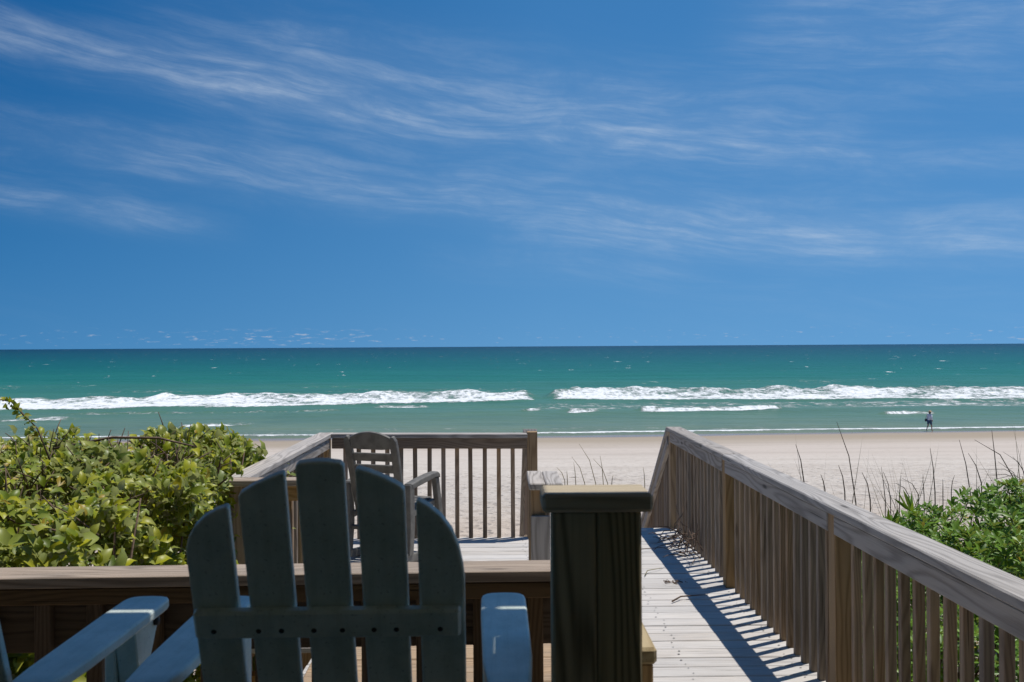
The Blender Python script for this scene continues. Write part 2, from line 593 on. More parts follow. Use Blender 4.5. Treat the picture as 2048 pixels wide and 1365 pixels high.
def sand_material():
    m, N, b = mat_new('sand')
    tc = N.new('ShaderNodeTexCoord')
    o = tc.outputs['Object']
    x, y, z = N.sep(o)
    s = N.m('SUBTRACT', y, N.m('MULTIPLY', x, 0.045))
    wv = N.noise(N.comb(N.m('MULTIPLY', x, 0.035), N.m('MULTIPLY', y, 0.10), 0.0), 1.0, 4.0, 0.55)
    s2 = N.m('ADD', s, N.m('MULTIPLY', N.m('SUBTRACT', wv, 0.5), 12.0))
    dry = (0.55, 0.46, 0.375)
    pale = (0.56, 0.505, 0.445)
    damp = (0.345, 0.285, 0.215)
    wet = (0.27, 0.205, 0.15)
    c = N.mix(N.mapr(s2, 24, 36), dry, pale)
    c = N.mix(N.mapr(s2, 48, 60), c, (0.52, 0.455, 0.395))
    c = N.mix(N.mapr(s2, 60, 72), c, damp)
    wetf = N.mapr(N.m('ADD', s, N.m('MULTIPLY', N.m('SUBTRACT', wv, 0.5), 9.0)), 73.0, 76.5)
    c = N.mix(wetf, c, wet)
    # drift streaks, wrack specks, trampled mottling
    st = N.noise(N.comb(N.m('MULTIPLY', x, 0.05), N.m('MULTIPLY', y, 0.55), 2.0), 1.0, 5.0, 0.6)
    c = N.mix(N.mapr(st, 0.42, 0.75, 0.0, 0.42), c, (0.36, 0.31, 0.265))
    gr = N.noise(o, 1.7, 6.0, 0.7)
    nearf = N.mapr(s2, 34, 60, 1.0, 0.15)
    c = N.mix(N.m('MULTIPLY', N.mapr(gr, 0.42, 0.72), N.m('MULTIPLY', nearf, 0.55)), c, (0.30, 0.24, 0.185))
    wr = N.noise(N.comb(N.m('MULTIPLY', x, 1.1), N.m('MULTIPLY', y, 2.4), 7.0), 1.0, 5.0, 0.65)
    line = N.m('MULTIPLY', N.mapr(s2, 38.5, 42.5), N.mapr(s2, 43.5, 49, 1.0, 0.0))
    line = N.m('MULTIPLY_ADD', line, 0.9, 0.22)
    c = N.mix(N.m('MULTIPLY', N.mapr(wr, 0.60, 0.66), line), c, (0.13, 0.10, 0.075))
    N.t.links.new(c, b.inputs['Base Color'])
    N.t.links.new(N.m('MULTIPLY_ADD', wetf, -0.72, 0.92), b.inputs['Roughness'])
    N.t.links.new(N.m('MULTIPLY_ADD', wetf, 0.45, 0.08), b.inputs['Specular IOR Level'])
    bp = N.new('ShaderNodeBump')
    bp.inputs['Distance'].default_value = 0.22
    N.t.links.new(N.m('MULTIPLY', nearf, 0.8), bp.inputs['Strength'])
    vo = N.new('ShaderNodeTexVoronoi')
    N.t.links.new(o, vo.inputs['Vector'])
    vo.inputs['Scale'].default_value = 2.2
    h = N.m('ADD', N.m('MULTIPLY', N.noise(o, 3.0, 5.0, 0.65), 1.0), N.m('MULTIPLY', N.mapr(vo.outputs['Distance'], 0.1, 0.45), 0.7))
    N.t.links.new(h, bp.inputs['Height'])
    N.t.links.new(bp.outputs[0], b.inputs['Normal'])
    return m


def build_ground():
    ys = np.concatenate([np.arange(-60, 0, 4.0), np.arange(0, 50, 0.25), np.arange(50, 84, 0.6), np.geomspace(84, 26000, 50)])
    u = np.linspace(-1, 1, 281)
    u = np.sign(u) * np.abs(u) ** 1.5
    half = np.maximum(40 + np.abs(ys) * 1.3, 0)
    X = u[None, :] * half[:, None]
    Y = np.repeat(ys[:, None], len(u), 1)
    me = grid_mesh('beach', X, Y, ground_z(X, Y), sand_material())
    o = link('beach', me)
    tag(o, 'wide pale sand beach sloping down to the surf', 'beach', kind='structure')


build_ground()

# ------------------------------------------------------------------ the sea


def sea_material():
    m, N, b = mat_new('sea_water')
    tc = N.new('ShaderNodeTexCoord')
    o = tc.outputs['Object']
    x, y, z = N.sep(o)
    big = N.noise(N.comb(N.m('MULTIPLY', x, 0.006), N.m('MULTIPLY', y, 0.03), 0.0), 1.0, 4.0, 0.55)
    ly = N.m('LOGARITHM', N.m('MAXIMUM', N.m('SUBTRACT', y, N.m('MULTIPLY', x, 0.045)), 60.0), 10.0)
    ly = N.m('ADD', ly, N.m('MULTIPLY', N.m('SUBTRACT', big, 0.5), 0.16))
    f = N.mapr(ly, 1.85, 3.85, smooth=False)           # 70 m .. 7 km
    c = N.ramp(f, [(0.0, (0.22, 0.225, 0.165)), (0.03, (0.150, 0.205, 0.140)), (0.09, (0.092, 0.190, 0.132)), (0.155, (0.055, 0.178, 0.125)),
                   (0.25, (0.016, 0.150, 0.108)), (0.36, (0.006, 0.112, 0.092)), (0.52, (0.003, 0.074, 0.078)), (0.75, (0.002, 0.046, 0.062)), (1.0, (0.001, 0.030, 0.052))])
    pa = N.noise(N.comb(N.m('MULTIPLY', x, 0.02), N.m('MULTIPLY', y, 0.11), 3.0), 1.0, 5.0, 0.6)
    c = N.mix(N.mapr(pa, 0.35, 0.7, 0.0, 0.40), c, N.mix(1.0, c, (0.50, 0.66, 0.74), 'MULTIPLY'))  # swell and ripple shading put into the water colour, here and below
    pb = N.noise(N.comb(N.m('MULTIPLY', x, 0.12), N.m('MULTIPLY', y, 0.16), 6.0), 1.0, 6.0, 0.68)
    c = N.mix(N.mapr(pb, 0.48, 0.78, 0.0, 0.45), c, N.mix(1.0, c, (0.45, 0.62, 0.70), 'MULTIPLY'))
    c = N.mix(N.mapr(pb, 0.22, 0.46, 0.35, 0.0), c, N.mix(1.0, c, (1.5, 1.22, 1.18), 'MULTIPLY'))
    # foam: attribute laid out along the breakers, broken up by noise
    at = N.new('ShaderNodeAttribute')
    at.attribute_name = 'foam'
    fo = at.outputs['Fac']
    n1 = N.noise(N.comb(N.m('MULTIPLY', x, 0.55), N.m('MULTIPLY', y, 0.42), 0.0), 1.0, 6.0, 0.7, 0.6)
    n2 = N.noise(N.comb(N.m('MULTIPLY', x, 1.6), N.m('MULTIPLY', y, 0.9), 5.0), 1.0, 5.0, 0.7)
    nn = N.m('ADD', N.m('MULTIPLY', n1, 0.65), N.m('MULTIPLY', n2, 0.35))
    fm = N.mapr(N.m('ADD', fo, N.m('MULTIPLY', N.m('SUBTRACT', nn, 0.5), 2.3)), 0.40, 0.86)
    fm = N.m('MULTIPLY', fm, N.mapr(fo, 0.02, 0.12))
    # whitecaps offshore
    w1 = N.noise(N.comb(N.m('MULTIPLY', x, 0.16), N.m('MULTIPLY', y, 0.05), 8.0), 1.0, 5.0, 0.6)
    w2 = N.noise(N.comb(N.m('MULTIPLY', x, 0.9), N.m('MULTIPLY', y, 0.25), 2.0), 1.0, 3.0, 0.6)
    cap = N.mapr(N.m('ADD', w1, N.m('MULTIPLY', N.m('SUBTRACT', w2, 0.5), 0.14)), 0.672, 0.70)
    cap = N.m('MULTIPLY', cap, N.mapr(y, 165, 230))
    fm = N.m('MAXIMUM', fm, cap)
    c = N.mix(fm, c, N.mix(N.mapr(n2, 0.35, 0.65), (0.60, 0.64, 0.645), (0.84, 0.85, 0.85)))
    N.t.links.new(c, b.inputs['Base Color'])
    N.t.links.new(N.m('MULTIPLY_ADD', fm, 0.55, 0.30), b.inputs['Roughness'])
    b.inputs['IOR'].default_value = 1.33
    N.t.links.new(N.m('MULTIPLY_ADD', fm, -0.02, 0.06), b.inputs['Specular IOR Level'])
    bp = N.new('ShaderNodeBump')
    bp.inputs['Strength'].default_value = 0.9
    bp.inputs['Distance'].default_value = 0.5
    r1 = N.noise(N.comb(N.m('MULTIPLY', x, 0.25), N.m('MULTIPLY', y, 0.5), 1.0), 1.0, 6.0, 0.62)
    r2 = N.noise(N.comb(N.m('MULTIPLY', x, 0.05), N.m('MULTIPLY', y, 0.12), 6.0), 1.0, 3.0, 0.5)
    N.t.links.new(N.m('ADD', r1, N.m('ADD', N.m('MULTIPLY', r2, 2.0), N.m('MULTIPLY', fm, 0.5))), bp.inputs['Height'])
    N.t.links.new(bp.outputs[0], b.inputs['Normal'])
    return m


def bandY(X, xs, ys):
    return np.interp(X, xs, ys)


def build_sea():
    ys = np.concatenate([np.arange(70, 180, 0.55), np.geomspace(180, 26000, 120)])
    u = np.linspace(-1, 1, 401)
    half = 30 + ys * 0.72
    X = u[None, :] * half[:, None]
    Y = np.repeat(ys[:, None], len(u), 1)
    Z = np.full_like(X, SEA_Z)
    near = sstep(900, 140, Y)
    off = np.clip((Y - 78) / 40.0, 0.0, 1.0)
    # swell
    ph = Y / 26.0 * 2 * math.pi + 2.5 * (fbm(X * 0.012, Y * 0.02, 1, 2) - 0.5) * 2
    Z += 0.20 * np.sin(ph) * near * off * sstep(150, 190, Y)
    Z += (0.30 * (fbm(X * 0.10, Y * 0.22, 2, 3) - 0.5)) * near * np.clip(off, 0.1, 1)
    foam = np.zeros_like(X)
    wob = (fbm(X * 0.10, X * 0 + 3, 17, 4) - 0.5) * 2
    wob2 = (fbm(X * 0.22, X * 0 + 8, 23, 3) - 0.5) * 2

    def breaker(xa, xb, xs, yn, yf, h, soft=2.5, amp=1.0, tail=7.0):
        nonlocal Z, foam
        a = bandY(X, xs, yn) + wob * 1.8
        f = bandY(X, xs, yf) + wob2 * 3.0
        win = sstep(xa, xa + soft, X) * sstep(xb, xb - soft, X)
        t = (Y - a) / (f - a)
        core = sstep(-0.06, 0.05, t) * sstep(1.25, 0.80, t)
        foam = np.maximum(foam, win * core * amp * (0.93 - 0.42 * np.clip(t, 0, 1) ** 1.3 + 0.14 * wob + 0.55 * (fbm(X * 0.22, Y * 0.20, 91, 3) - 0.5)))
        # foam-streaked back of the wave
        back = sstep(0.8, 1.1, t) * sstep(1.7, 1.2, t)
        foam = np.maximum(foam, win * back * amp * (0.36 + 0.30 * wob2))
        crest = np.exp(-((t - 0.72) / 0.30) ** 2)
        Z = Z + win * crest * h * (0.80 + 0.3 * wob2 + 0.9 * (fbm(X * 0.55, Y * 0.25, 95, 3) - 0.45))
        lip = np.exp(-((t - 0.04) / 0.08) ** 2)
        Z = Z + win * lip * h * 0.25

    breaker(-140, 6.2, [-80, -60, -33, -10, 4, 6], [110, 112.5, 116, 121, 127, 129], [131, 134, 142, 145, 141, 138], 0.95, 3.0)
    breaker(5.4, 150, [6.5, 12, 17, 42, 72, 120], [128.5, 126, 124, 124, 120, 117], [139, 147, 150, 149, 145, 142], 1.15, 3.0)
    breaker(-52, -12, [-52, -12], [104.5, 109], [106.5, 111.5], 0.2, 8.0, 0.55)
    breaker(-75, -40, [-75, -40], [96, 98], [98, 100.5], 0.2, 6.0, 0.7)
    breaker(-16, -7.5, [-16, -7], [114, 115], [117.2, 118], 0.25, 2.0, 0.95)
    breaker(-30.5, -21.5, [-31, -21], [88.7, 89.6], [91.5, 91.6], 0.22, 2.0, 0.95)
    breaker(14.0, 31, [14, 30], [101.5, 103], [104.5, 105.5], 0.35, 1.6, 1.0)
    breaker(38, 45.5, [38, 45], [98.4, 99], [100.4, 100.8], 0.3, 1.6, 0.95)
    breaker(1.2, 5.4, [1, 5], [103, 103.4], [105, 105.2], 0.25, 2.0, 0.95)
    breaker(5.6, 11.6, [6, 11], [101.5, 101.9], [103.6, 104.2], 0.25, 2.2, 0.95)
    # unbroken swell shouldering between the lines
    Z += 0.28 * np.exp(-((Y - 104 - 0.03 * X) / 4.0) ** 2) * sstep(-60, 10, X)
    # lace of old foam
    lace = sstep(104, 110, Y) * sstep(127, 118, Y) * sstep(-2, 8, X) * 0.47
    lace = np.maximum(lace, sstep(140, 146, Y) * sstep(176, 160, Y) * sstep(-18, -10, X) * sstep(8, 3, X) * 0.36)
    lace = np.maximum(lace, sstep(94, 100, Y) * sstep(117, 108, Y) * sstep(-44, -58, X) * 0.34)
    lace = np.maximum(lace, sstep(143, 146, Y) * sstep(160, 150, Y) * sstep(35, 45, X) * 0.38)
    lace = np.maximum(lace, sstep(91, 92, Y) * sstep(97, 94, Y) * sstep(-30, -28, X) * sstep(-22, -24, X) * 0.36)
    lace = np.maximum(lace, sstep(82, 84, Y) * sstep(88, 85, Y) * 0.30)
    lace = np.maximum(lace, 0.34 * sstep(0.60, 0.72, fbm(X * 0.05, Y * 0.10, 44, 3)) * sstep(148, 156, Y) * sstep(230, 190, Y))
    foam = np.maximum(foam, lace * (0.8 + 0.5 * fbm(X * 0.06, Y * 0.12, 41, 2)))
    # swash along the shore
    S = shore(X)
    sw = (fbm(X * 0.045, X * 0 + 1.0, 77, 4) - 0.5) * 2
    d = Y - S - 0.9 * sw
    th = 2.2 + 2.6 * fbm(X * 0.05, X * 0 + 6, 57, 2)
    foam = np.maximum(foam, sstep(0.3, 0.9, d) * sstep(th + 1.8, th * 0.4, d) * (0.95 + 0.6 * (fbm(X * 0.12, Y * 0.3, 99, 3) - 0.5)))
    foam = np.maximum(foam, sstep(th, th + 1, d) * sstep(7.5, 4.0, d) * 0.36)
    Z = Z + 0.16 * np.exp(-((d - 1.2) / 1.0) ** 2)
    # thin run-up film sinks below the sand at the shore line
    Z = Z - 0.5 * sstep(-0.6, -2.4, d)
    me = grid_mesh('sea', X, Y, Z, sea_material())
    a = me.attributes.new('foam', 'FLOAT', 'POINT')
    a.data.foreach_set('value', foam.astype(np.float32).ravel())
    o = link('sea', me)
    tag(o, 'green sea with white breakers rolling towards the sand', 'sea', kind='structure')


build_sea()

# ------------------------------------------------------------------ walkway, platform, stairs
RAIL = 0.914
WX0, WX1 = 0.30, 1.62
PITCH, PW = 0.1475, 0.1375


def plank_floor(name, label, x0, x1, y0, y1, z, mat, pitch=PITCH, w=PW):
    t = empty(name, ((x0 + x1) / 2, y0, z - 0.2), 0, label, 'deck', kind='structure')
    n = int((y1 - y0) / pitch)
    for i in range(n):
        y = y0 + (i + 0.5) * pitch
        dx = random.uniform(-0.006, 0.006)
        dz = random.uniform(-0.0035, 0.0)
        o = board('plank', mat, (x0 + dx, y, z - 0.016 + dz), (x1 + dx, y, z - 0.016 + dz + random.uniform(-.002, .002)), w, 0.032, (0, 0, 1), t, 0.004)
        o.matrix_basis = o.matrix_basis @ Matrix.Rotation(random.uniform(-0.002, 0.002), 4, 'Z')
    # joists underneath
    for k, x in enumerate((x0 + 0.06, (x0 + x1) / 2, x1 - 0.10)):
        board('joist', M_POST, (x, y0 + 0.02, z - 0.112), (x, y0 + n * pitch - 0.02, z - 0.112), 0.038, 0.14, (0, 0, 1), t, 0)
    nv, nf = [], []
    for i in range(n):
        for x in (x0 + 0.06, (x0 + x1) / 2, x1 - 0.10):
            for q in (-0.035, 0.035):
                cx, cy, r = x + random.uniform(-.02, .02), y0 + (i + 0.5) * pitch + q + random.uniform(-.012, .012), random.uniform(0.0035, 0.0062)
                k0 = len(nv)
                nv += [(cx + r * math.cos(a) * 1.25, cy + r * math.sin(a), z + 0.0018) for a in np.arange(6) * math.pi / 3]
                nf.append(tuple(range(k0, k0 + 6)))
    tag(link('nail_heads', mesh_from('nail_heads', nv, nf, M_SCREW), t), kind='stuff')
    # posts down into the sand
    for y in np.arange(y0 + 0.15, y1, 2.1):
        for x in (x0 + 0.13, x1 - 0.17):
            board('support_post', M_POST, (x, y, -1.35), (x, y, z - 0.19), 0.089, 0.089, (0, 1, 0), t, 0)
    return t


walk = plank_floor('walkway', 'weathered grey boardwalk running towards the beach', WX0, WX1, 3.12, 8.95, 0.0, M_DECK)
plat = plank_floor('viewing_platform', 'weathered grey plank platform beside the boardwalk', -1.56, WX0 - 0.006, 5.42, 8.55, 0.0, M_DECK)
lowp = plank_floor('lower_landing', 'grey plank landing in front of the built-in bench', -1.02, WX0 - 0.006, 3.36, 5.41, 0.0, M_DECK)


def balusters(t, a, b, n, z0, z1, off=(0, 0, 0), w=0.036, skip_end=True, mat=None):
    a, b = Vector(a), Vector(b)
    mat = mat or M_BAL
    for i in range(1, n + 1):
        p = a.lerp(b, i / (n + 1)) + Vector(off)
        j = random.uniform(-0.004, 0.004)
        d = (b - a).normalized()
        lean = random.uniform(-0.006, 0.006)
        board('baluster', mat, p + d * j + Vector((0, 0, z0)), p + d * (j + lean) + Vector((0, 0, z1)), w, w, tuple(d), t, 0.003)


# long railing on the right of the walkway
t = empty('deck_railing', (1.58, 6.0, 0), 0, 'long grey wooden railing along the right of the boardwalk', 'railing', 'wooden deck railings')
PY = [8.86, 6.70, 4.52, 2.36]
for y in PY:
    board('post', M_POST, (1.58, y, -0.55), (1.58, y, RAIL - 0.039), 0.089, 0.089, (1, 0, 0), t, 0.004)
for (y0, y1, jit) in ((8.93, 6.66, 0), (6.655, 2.2, 0.004)):
    board('rail_cap', M_CAP, (1.582 + jit, y1, RAIL - 0.019), (1.582, y0, RAIL - 0.019 - jit * .3), 0.135, 0.038, (0, 0, 1), t, 0.006)
for i in range(3):
    ya, yb = PY[i] - 0.046, PY[i + 1] + 0.046
    board('rail_board', M_CAP, (1.548, yb, RAIL - 0.086), (1.548, ya, RAIL - 0.086), 0.036, 0.088, (0, 0, 1), t, 0.004)
    balusters(t, (1.586, ya, 0), (1.586, yb, 0), 15, -0.10, RAIL - 0.043)
    board('bottom_board', M_BAL, (1.626, yb, -0.07), (1.626, ya, -0.07), 0.036, 0.09, (0, 0, 1), t, 0.003)

# stairs down to the sand with sloping handrails
st = empty('beach_stairs', (0.95, 9.0, -0.8), 0, 'grey wooden stairs going down from the boardwalk to the sand', 'stairs')
SL = math.tan(R(34.5))
for i in range(12):
    z = -0.185 * (i + 1)
    y = 9.08 + 0.27 * i
    for k in range(2):
        board('tread', M_DECK, (0.36, y + 0.135 * k - 0.05, z - 0.02), (1.52, y + 0.135 * k - 0.05, z - 0.02), 0.13, 0.038, (0, 0, 1), st, 0.003)
for x in (0.33, 1.55):
    board('stringer', M_POST, (x, 8.97, -0.22), (x, 12.6, -0.22 - 3.63 * SL), 0.038, 0.24, (0, 0, 1), st, 0)


def stair_rail(x, label, sgn):
    t = empty('stair_railing', (x, 9.0, 0), 0, label, 'railing', 'wooden deck railings')
    y0, y1 = 8.97, 12.4
    zz = lambda y: RAIL - 0.02 - (y - 8.93) * SL
    board('rail_cap', M_CAP, (x, y0 - 0.03, zz(y0 - 0.03)), (x, y1, zz(y1)), 0.13, 0.038, (0, 0, 1), t, 0.005)
    board('rail_board', M_CAP, (x - sgn * 0.03, y0, zz(y0) - 0.085), (x - sgn * 0.03, y1, zz(y1) - 0.085), 0.036, 0.088, (0, 0, 1), t, 0.004)
    n = 22
    for i in range(n):
        y = 9.10 + i * 0.142
        board('baluster', M_BAL, (x + sgn * 0.008, y, zz(y) - 1.02), (x + sgn * 0.008, y, zz(y) - 0.055), 0.036, 0.036, (1, 0, 0), t, 0.003)
    board('post', M_POST, (x, 12.3, -3.3), (x, 12.3, zz(12.3) - 0.06), 0.089, 0.089, (1, 0, 0), t, 0.004)
    board('bottom_board', M_POST, (x + sgn * 0.046, y0 + 0.05, zz(y0 + .05) - 0.96), (x + sgn * 0.046, y1, zz(y1) - 0.96), 0.036, 0.10, (0, 0, 1), t, 0.004)


stair_rail(1.582, 'sloping stair railing at the far end of the boardwalk, right side', 1)
stair_rail(0.27, 'sloping stair railing behind the platform corner, left side of the stairs', -1)

# platform railings: far side, left side, short near return
FY = 8.48
t = empty('deck_railing', (-0.6, FY, 0), 0, 'railing on the seaward side of the platform behind the grey rocking chair', 'railing', 'wooden deck railings')
board('rail_cap', M_CAP, (-1.46, FY, RAIL - 0.018), (0.232, FY, RAIL - 0.030), 0.135, 0.038, (0, 0, 1), t, 0.005)
board('rail_board', M_BAL, (-1.455, FY - 0.035, RAIL - 0.084), (0.225, FY - 0.035, RAIL - 0.096), 0.036, 0.088, (0, 0, 1), t, 0.004)
balusters(t, (-1.47, FY + 0.005, 0), (0.226, FY + 0.005, 0), 13, -0.1, RAIL - 0.05)
board('post', M_POST, (0.274, FY, -0.5), (0.274, FY, RAIL + 0.004), 0.089, 0.089, (0, 1, 0), t, 0.004)
board('bottom_board', M_BAL, (-1.47, FY + 0.043, -0.07), (0.22, FY + 0.043, -0.07), 0.036, 0.09, (0, 0, 1), t, 0.003)

LXR = -1.525
t = empty('deck_railing', (LXR, 7.0, 0), 0, 'railing on the left side of the platform, with strongly curled grain', 'railing', 'wooden deck railings')
board('rail_cap', M_CAP, (LXR, 5.66, RAIL - 0.020), (LXR, 8.56, RAIL - 0.018), 0.13, 0.038, (0, 0, 1), t, 0.005)
board('rail_board', M_CAP, (LXR + 0.033, 5.76, RAIL - 0.086), (LXR + 0.033, 8.44, RAIL - 0.086), 0.036, 0.088, (0, 0, 1), t, 0.004)
balusters(t, (LXR, 5.76, 0), (LXR, 8.44, 0), 19, -0.1, RAIL - 0.045)
board('post', M_POST, (LXR + 0.002, FY, -0.8), (LXR + 0.002, FY, RAIL - 0.041), 0.089, 0.089, (1, 0, 0), t, 0.004)

t = empty('deck_railing', (-1.33, 5.66, 0), 0, 'short railing on the near left corner of the platform beside the hedge', 'railing', 'wooden deck railings')
board('post', M_POST, (-1.50, 5.64, -0.8), (-1.50, 5.64, RAIL - 0.041), 0.11, 0.089, (0, 1, 0), t, 0.004)
board('rail_cap', M_CAP2, (-1.565, 5.585, RAIL - 0.0195), (-1.08, 5.585, RAIL - 0.0195), 0.125, 0.037, (0, 0, 1), t, 0.005)
board('rail_board', M_POST, (-1.44, 5.60, RAIL - 0.085), (-1.15, 5.60, RAIL - 0.085), 0.036, 0.088, (0, 0, 1), t, 0.004)
balusters(t, (-1.46, 5.64, 0), (-1.15, 5.64, 0), 3, -0.1, RAIL - 0.045)
board('post', M_POST, (-1.115, 5.63, -0.8), (-1.115, 5.63, RAIL - 0.041), 0.089, 0.089, (0, 1, 0), t, 0.004)

# short rail return on the right of the platform opening
t = empty('deck_railing', (0.24, 5.5, 0), 0, 'short rail stub with split grey cap behind the big dark post', 'railing', 'wooden deck railings')
board('rail_cap', M_CAP, (0.198, 5.30, RAIL - 0.019), (0.198, 5.84, RAIL - 0.019), 0.088, 0.038, (0, 0, 1), t, 0.006)
board('rail_cap', M_CAP, (0.292, 5.30, RAIL - 0.021), (0.292, 5.84, RAIL - 0.021), 0.092, 0.038, (0, 0, 1), t, 0.006)
board('post', M_POST, (0.205, 5.375, -0.6), (0.205, 5.375, RAIL - 0.040), 0.085, 0.085, (0, 1, 0), t, 0.004)
board('post', M_POST, (0.205, 5.76, -0.6), (0.205, 5.76, RAIL - 0.040), 0.085, 0.085, (0, 1, 0), t, 0.004)
board('side_board', M_CAP, (0.215, 5.30, -0.12), (0.215, 5.318, 0.735), 0.104, 0.02, (0, -1, 0), t, 0.003)
board('rail_board', M_BAL, (0.279, 5.33, RAIL - 0.085), (0.279, 5.82, RAIL - 0.085), 0.030, 0.088, (0, 0, 1), t, 0.004)
balusters(t, (0.262, 5.42, 0), (0.262, 5.72, 0), 2, -0.05, RAIL - 0.045, w=0.028)

# front railing with solid backrest board, bench on its far side
YAW = math.tan(R(1.6))
fy = lambda x: 3.322 + x * YAW
t = empty('bench_railing', (-1.0, fy(-1.0), 0), 0, 'low wooden rail with wide sunlit cap in front of the two pale chairs', 'railing')
board('rail_cap', M_CAP2, (-3.2, fy(-3.2), RAIL - 0.016), (0.39, fy(0.39), RAIL - 0.019), 0.165, 0.036, (0, 0, 1), t, 0.003)
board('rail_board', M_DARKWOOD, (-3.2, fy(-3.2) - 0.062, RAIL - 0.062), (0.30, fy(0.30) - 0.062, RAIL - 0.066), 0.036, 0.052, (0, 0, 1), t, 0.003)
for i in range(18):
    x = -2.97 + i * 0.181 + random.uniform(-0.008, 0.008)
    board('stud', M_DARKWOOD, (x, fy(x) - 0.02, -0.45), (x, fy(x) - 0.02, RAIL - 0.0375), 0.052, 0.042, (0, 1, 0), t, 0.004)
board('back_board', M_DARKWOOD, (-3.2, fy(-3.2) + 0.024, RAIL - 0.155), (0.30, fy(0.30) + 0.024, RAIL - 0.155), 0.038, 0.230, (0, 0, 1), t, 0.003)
board('post', M_POST, (0.33, fy(0.33) + 0.0, -0.5), (0.33, fy(0.33), RAIL - 0.040), 0.089, 0.089, (0, 1, 0), t, 0.004)

t = empty('deck_railing', (0.33, 2.8, 0), 0, 'short side rail with a rounded board end just right of the big post', 'railing', 'wooden deck railings')
board('rail_cap', M_PCAP, (0.33, 2.40, RAIL - 0.020), (0.33, fy(0.33) - 0.095, RAIL - 0.020), 0.105, 0.042, (0, 0, 1), t, 0.008)
board('post', M_POST, (0.33, 2.455, -0.3), (0.33, 2.455, RAIL - 0.042), 0.089, 0.089, (0, 1, 0), t, 0.004)
board('rail_board', M_POST, (0.36, 2.50, RAIL - 0.088), (0.36, fy(0.33) - 0.1, RAIL - 0.088), 0.032, 0.088, (0, 0, 1), t, 0.004)

t = empty('bench', (-0.3, 3.8, 0), 0, 'built-in plank bench beyond the low rail, seen through the chair slats', 'bench')
board('seat_board', M_CAP2, (-0.72, 3.58, 0.452), (0.20, 3.60, 0.452), 0.26, 0.038, (0, 0, 1), t, 0.005)
board('seat_board', M_POST, (-0.72, 3.865, 0.450), (0.20, 3.885, 0.450), 0.28, 0.038, (0, 0, 1), t, 0.005)
for x in (-0.66, 0.14):
    for y in (3.50, 3.95):
        board('leg', M_POST, (x, y, 0.001), (x, y, 0.431), 0.07, 0.07, (0, 1, 0), t, 0.003)
    board('cross_piece', M_POST, (x - 0.056, 3.46, 0.36), (x - 0.056, 3.99, 0.36), 0.036, 0.09, (0, 0, 1), t, 0.003)

# ------------------------------------------------------------------ the porch of the house (mostly overhead and behind the camera)
PF = 0.53
pf = empty('porch_floor', (-1.0, 0, 0), 0, 'shaded plank floor of the porch under the pale chairs', 'deck', kind='structure')
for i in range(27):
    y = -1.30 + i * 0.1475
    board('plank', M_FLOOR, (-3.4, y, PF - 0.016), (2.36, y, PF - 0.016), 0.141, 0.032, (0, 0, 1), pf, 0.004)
for x in (-3.3, -2.1, -0.9, 0.3, 1.3, 2.28):
    board('joist', M_POST, (x, -1.35, PF - 0.13), (x, 2.58, PF - 0.13), 0.04, 0.18, (0, 0, 1), pf, 0)
    for y in (-1.2, 0.6, 2.4):
        board('support_post', M_POST, (x, y, -0.9), (x, y, PF - 0.225), 0.09, 0.09, (0, 1, 0), pf, 0)
ps = empty('porch_steps', (0.9, 2.8, 0), 0, 'two plank steps from the porch down to the boardwalk beside the big post', 'steps')
for i, z in enumerate((0.353, 0.177)):
    for k in range(2):
        y = 2.70 + i * 0.28 + 0.14 * k
        board('tread', M_DECK, (0.42, y - 0.04, z - 0.02), (1.50, y - 0.04, z - 0.02), 0.135, 0.038, (0, 0, 1), ps, 0.003)
for x in (0.44, 1.48):
    board('stringer', M_POST, (x, 2.60, 0.20), (x, 3.12, -0.08), 0.038, 0.22, (0, 0, 1), ps, 0)

hs = empty('house', (-1.0, -1.4, -0.9), 0, 'beach house whose porch roof shades the two pale chairs', 'house')
board('wall', M_SIDING, (-9.0, -1.45, 1.2), (8.0, -1.45, 1.2), 0.12, 4.2, (0, 0, 1), hs, 0)
board('added_side_wall', M_SIDING, (-3.48, -1.38, 1.2), (-3.48, 2.3, 1.2), 0.12, 4.2, (0, 0, 1), hs, 0)  # unseen side walls added to keep sideways skylight off the chairs
board('added_side_wall', M_SIDING, (2.45, -1.38, 1.2), (2.45, 1.85, 1.2), 0.12, 4.2, (0, 0, 1), hs, 0)
ZR = 3.30
sy = SUN.y / SUN.z


def roof_y(y, z):            # where the roof edge must be so that its shade ends at y, z
    return y + sy * (ZR - z)


r1 = roof_y(1.950, 1.37)
board('roof', M_SOFFIT, (-9.1, (r1 - 1.6) / 2, ZR + 0.09), (8.1, (r1 - 1.6) / 2, ZR + 0.09), r1 + 1.6, 0.18, (0, 0, 1), hs, 0)
r2 = roof_y(2.215, 1.065)
r3 = roof_y(2.238, 1.065)
r4 = roof_y(2.42, 1.065)
XE = 0.80
rn = roof_y(2.062, 1.37)
board('added_shade_board', M_SOFFIT, (-3.6, (r1 + rn) / 2 + 0.001, ZR + 0.02), (0.70, (r1 + rn) / 2 + 0.001, ZR + 0.02), rn - r1 - 0.002, 0.04, (0, 0, 1), hs, 0)  # unseen board added to shape the shade, shorter to spare the post cap
board('added_shade_board', M_SOFFIT, (-3.6, (rn + r2) / 2 + 0.0005, ZR + 0.02), (XE, (rn + r2) / 2 + 0.0005, ZR + 0.02), r2 - rn - 0.001, 0.04, (0, 0, 1), hs, 0)  # second unseen board, added to shade the chair arms up to the slit
board('added_shade_strip', M_SOFFIT, (-3.6, (r3 + r4) / 2, ZR + 0.02), (XE + 0.02, (r3 + r4) / 2, ZR + 0.02), r4 - r3, 0.04, (0, 0, 1), hs, 0)  # unseen strip added beyond a slit that lets sun across the arms
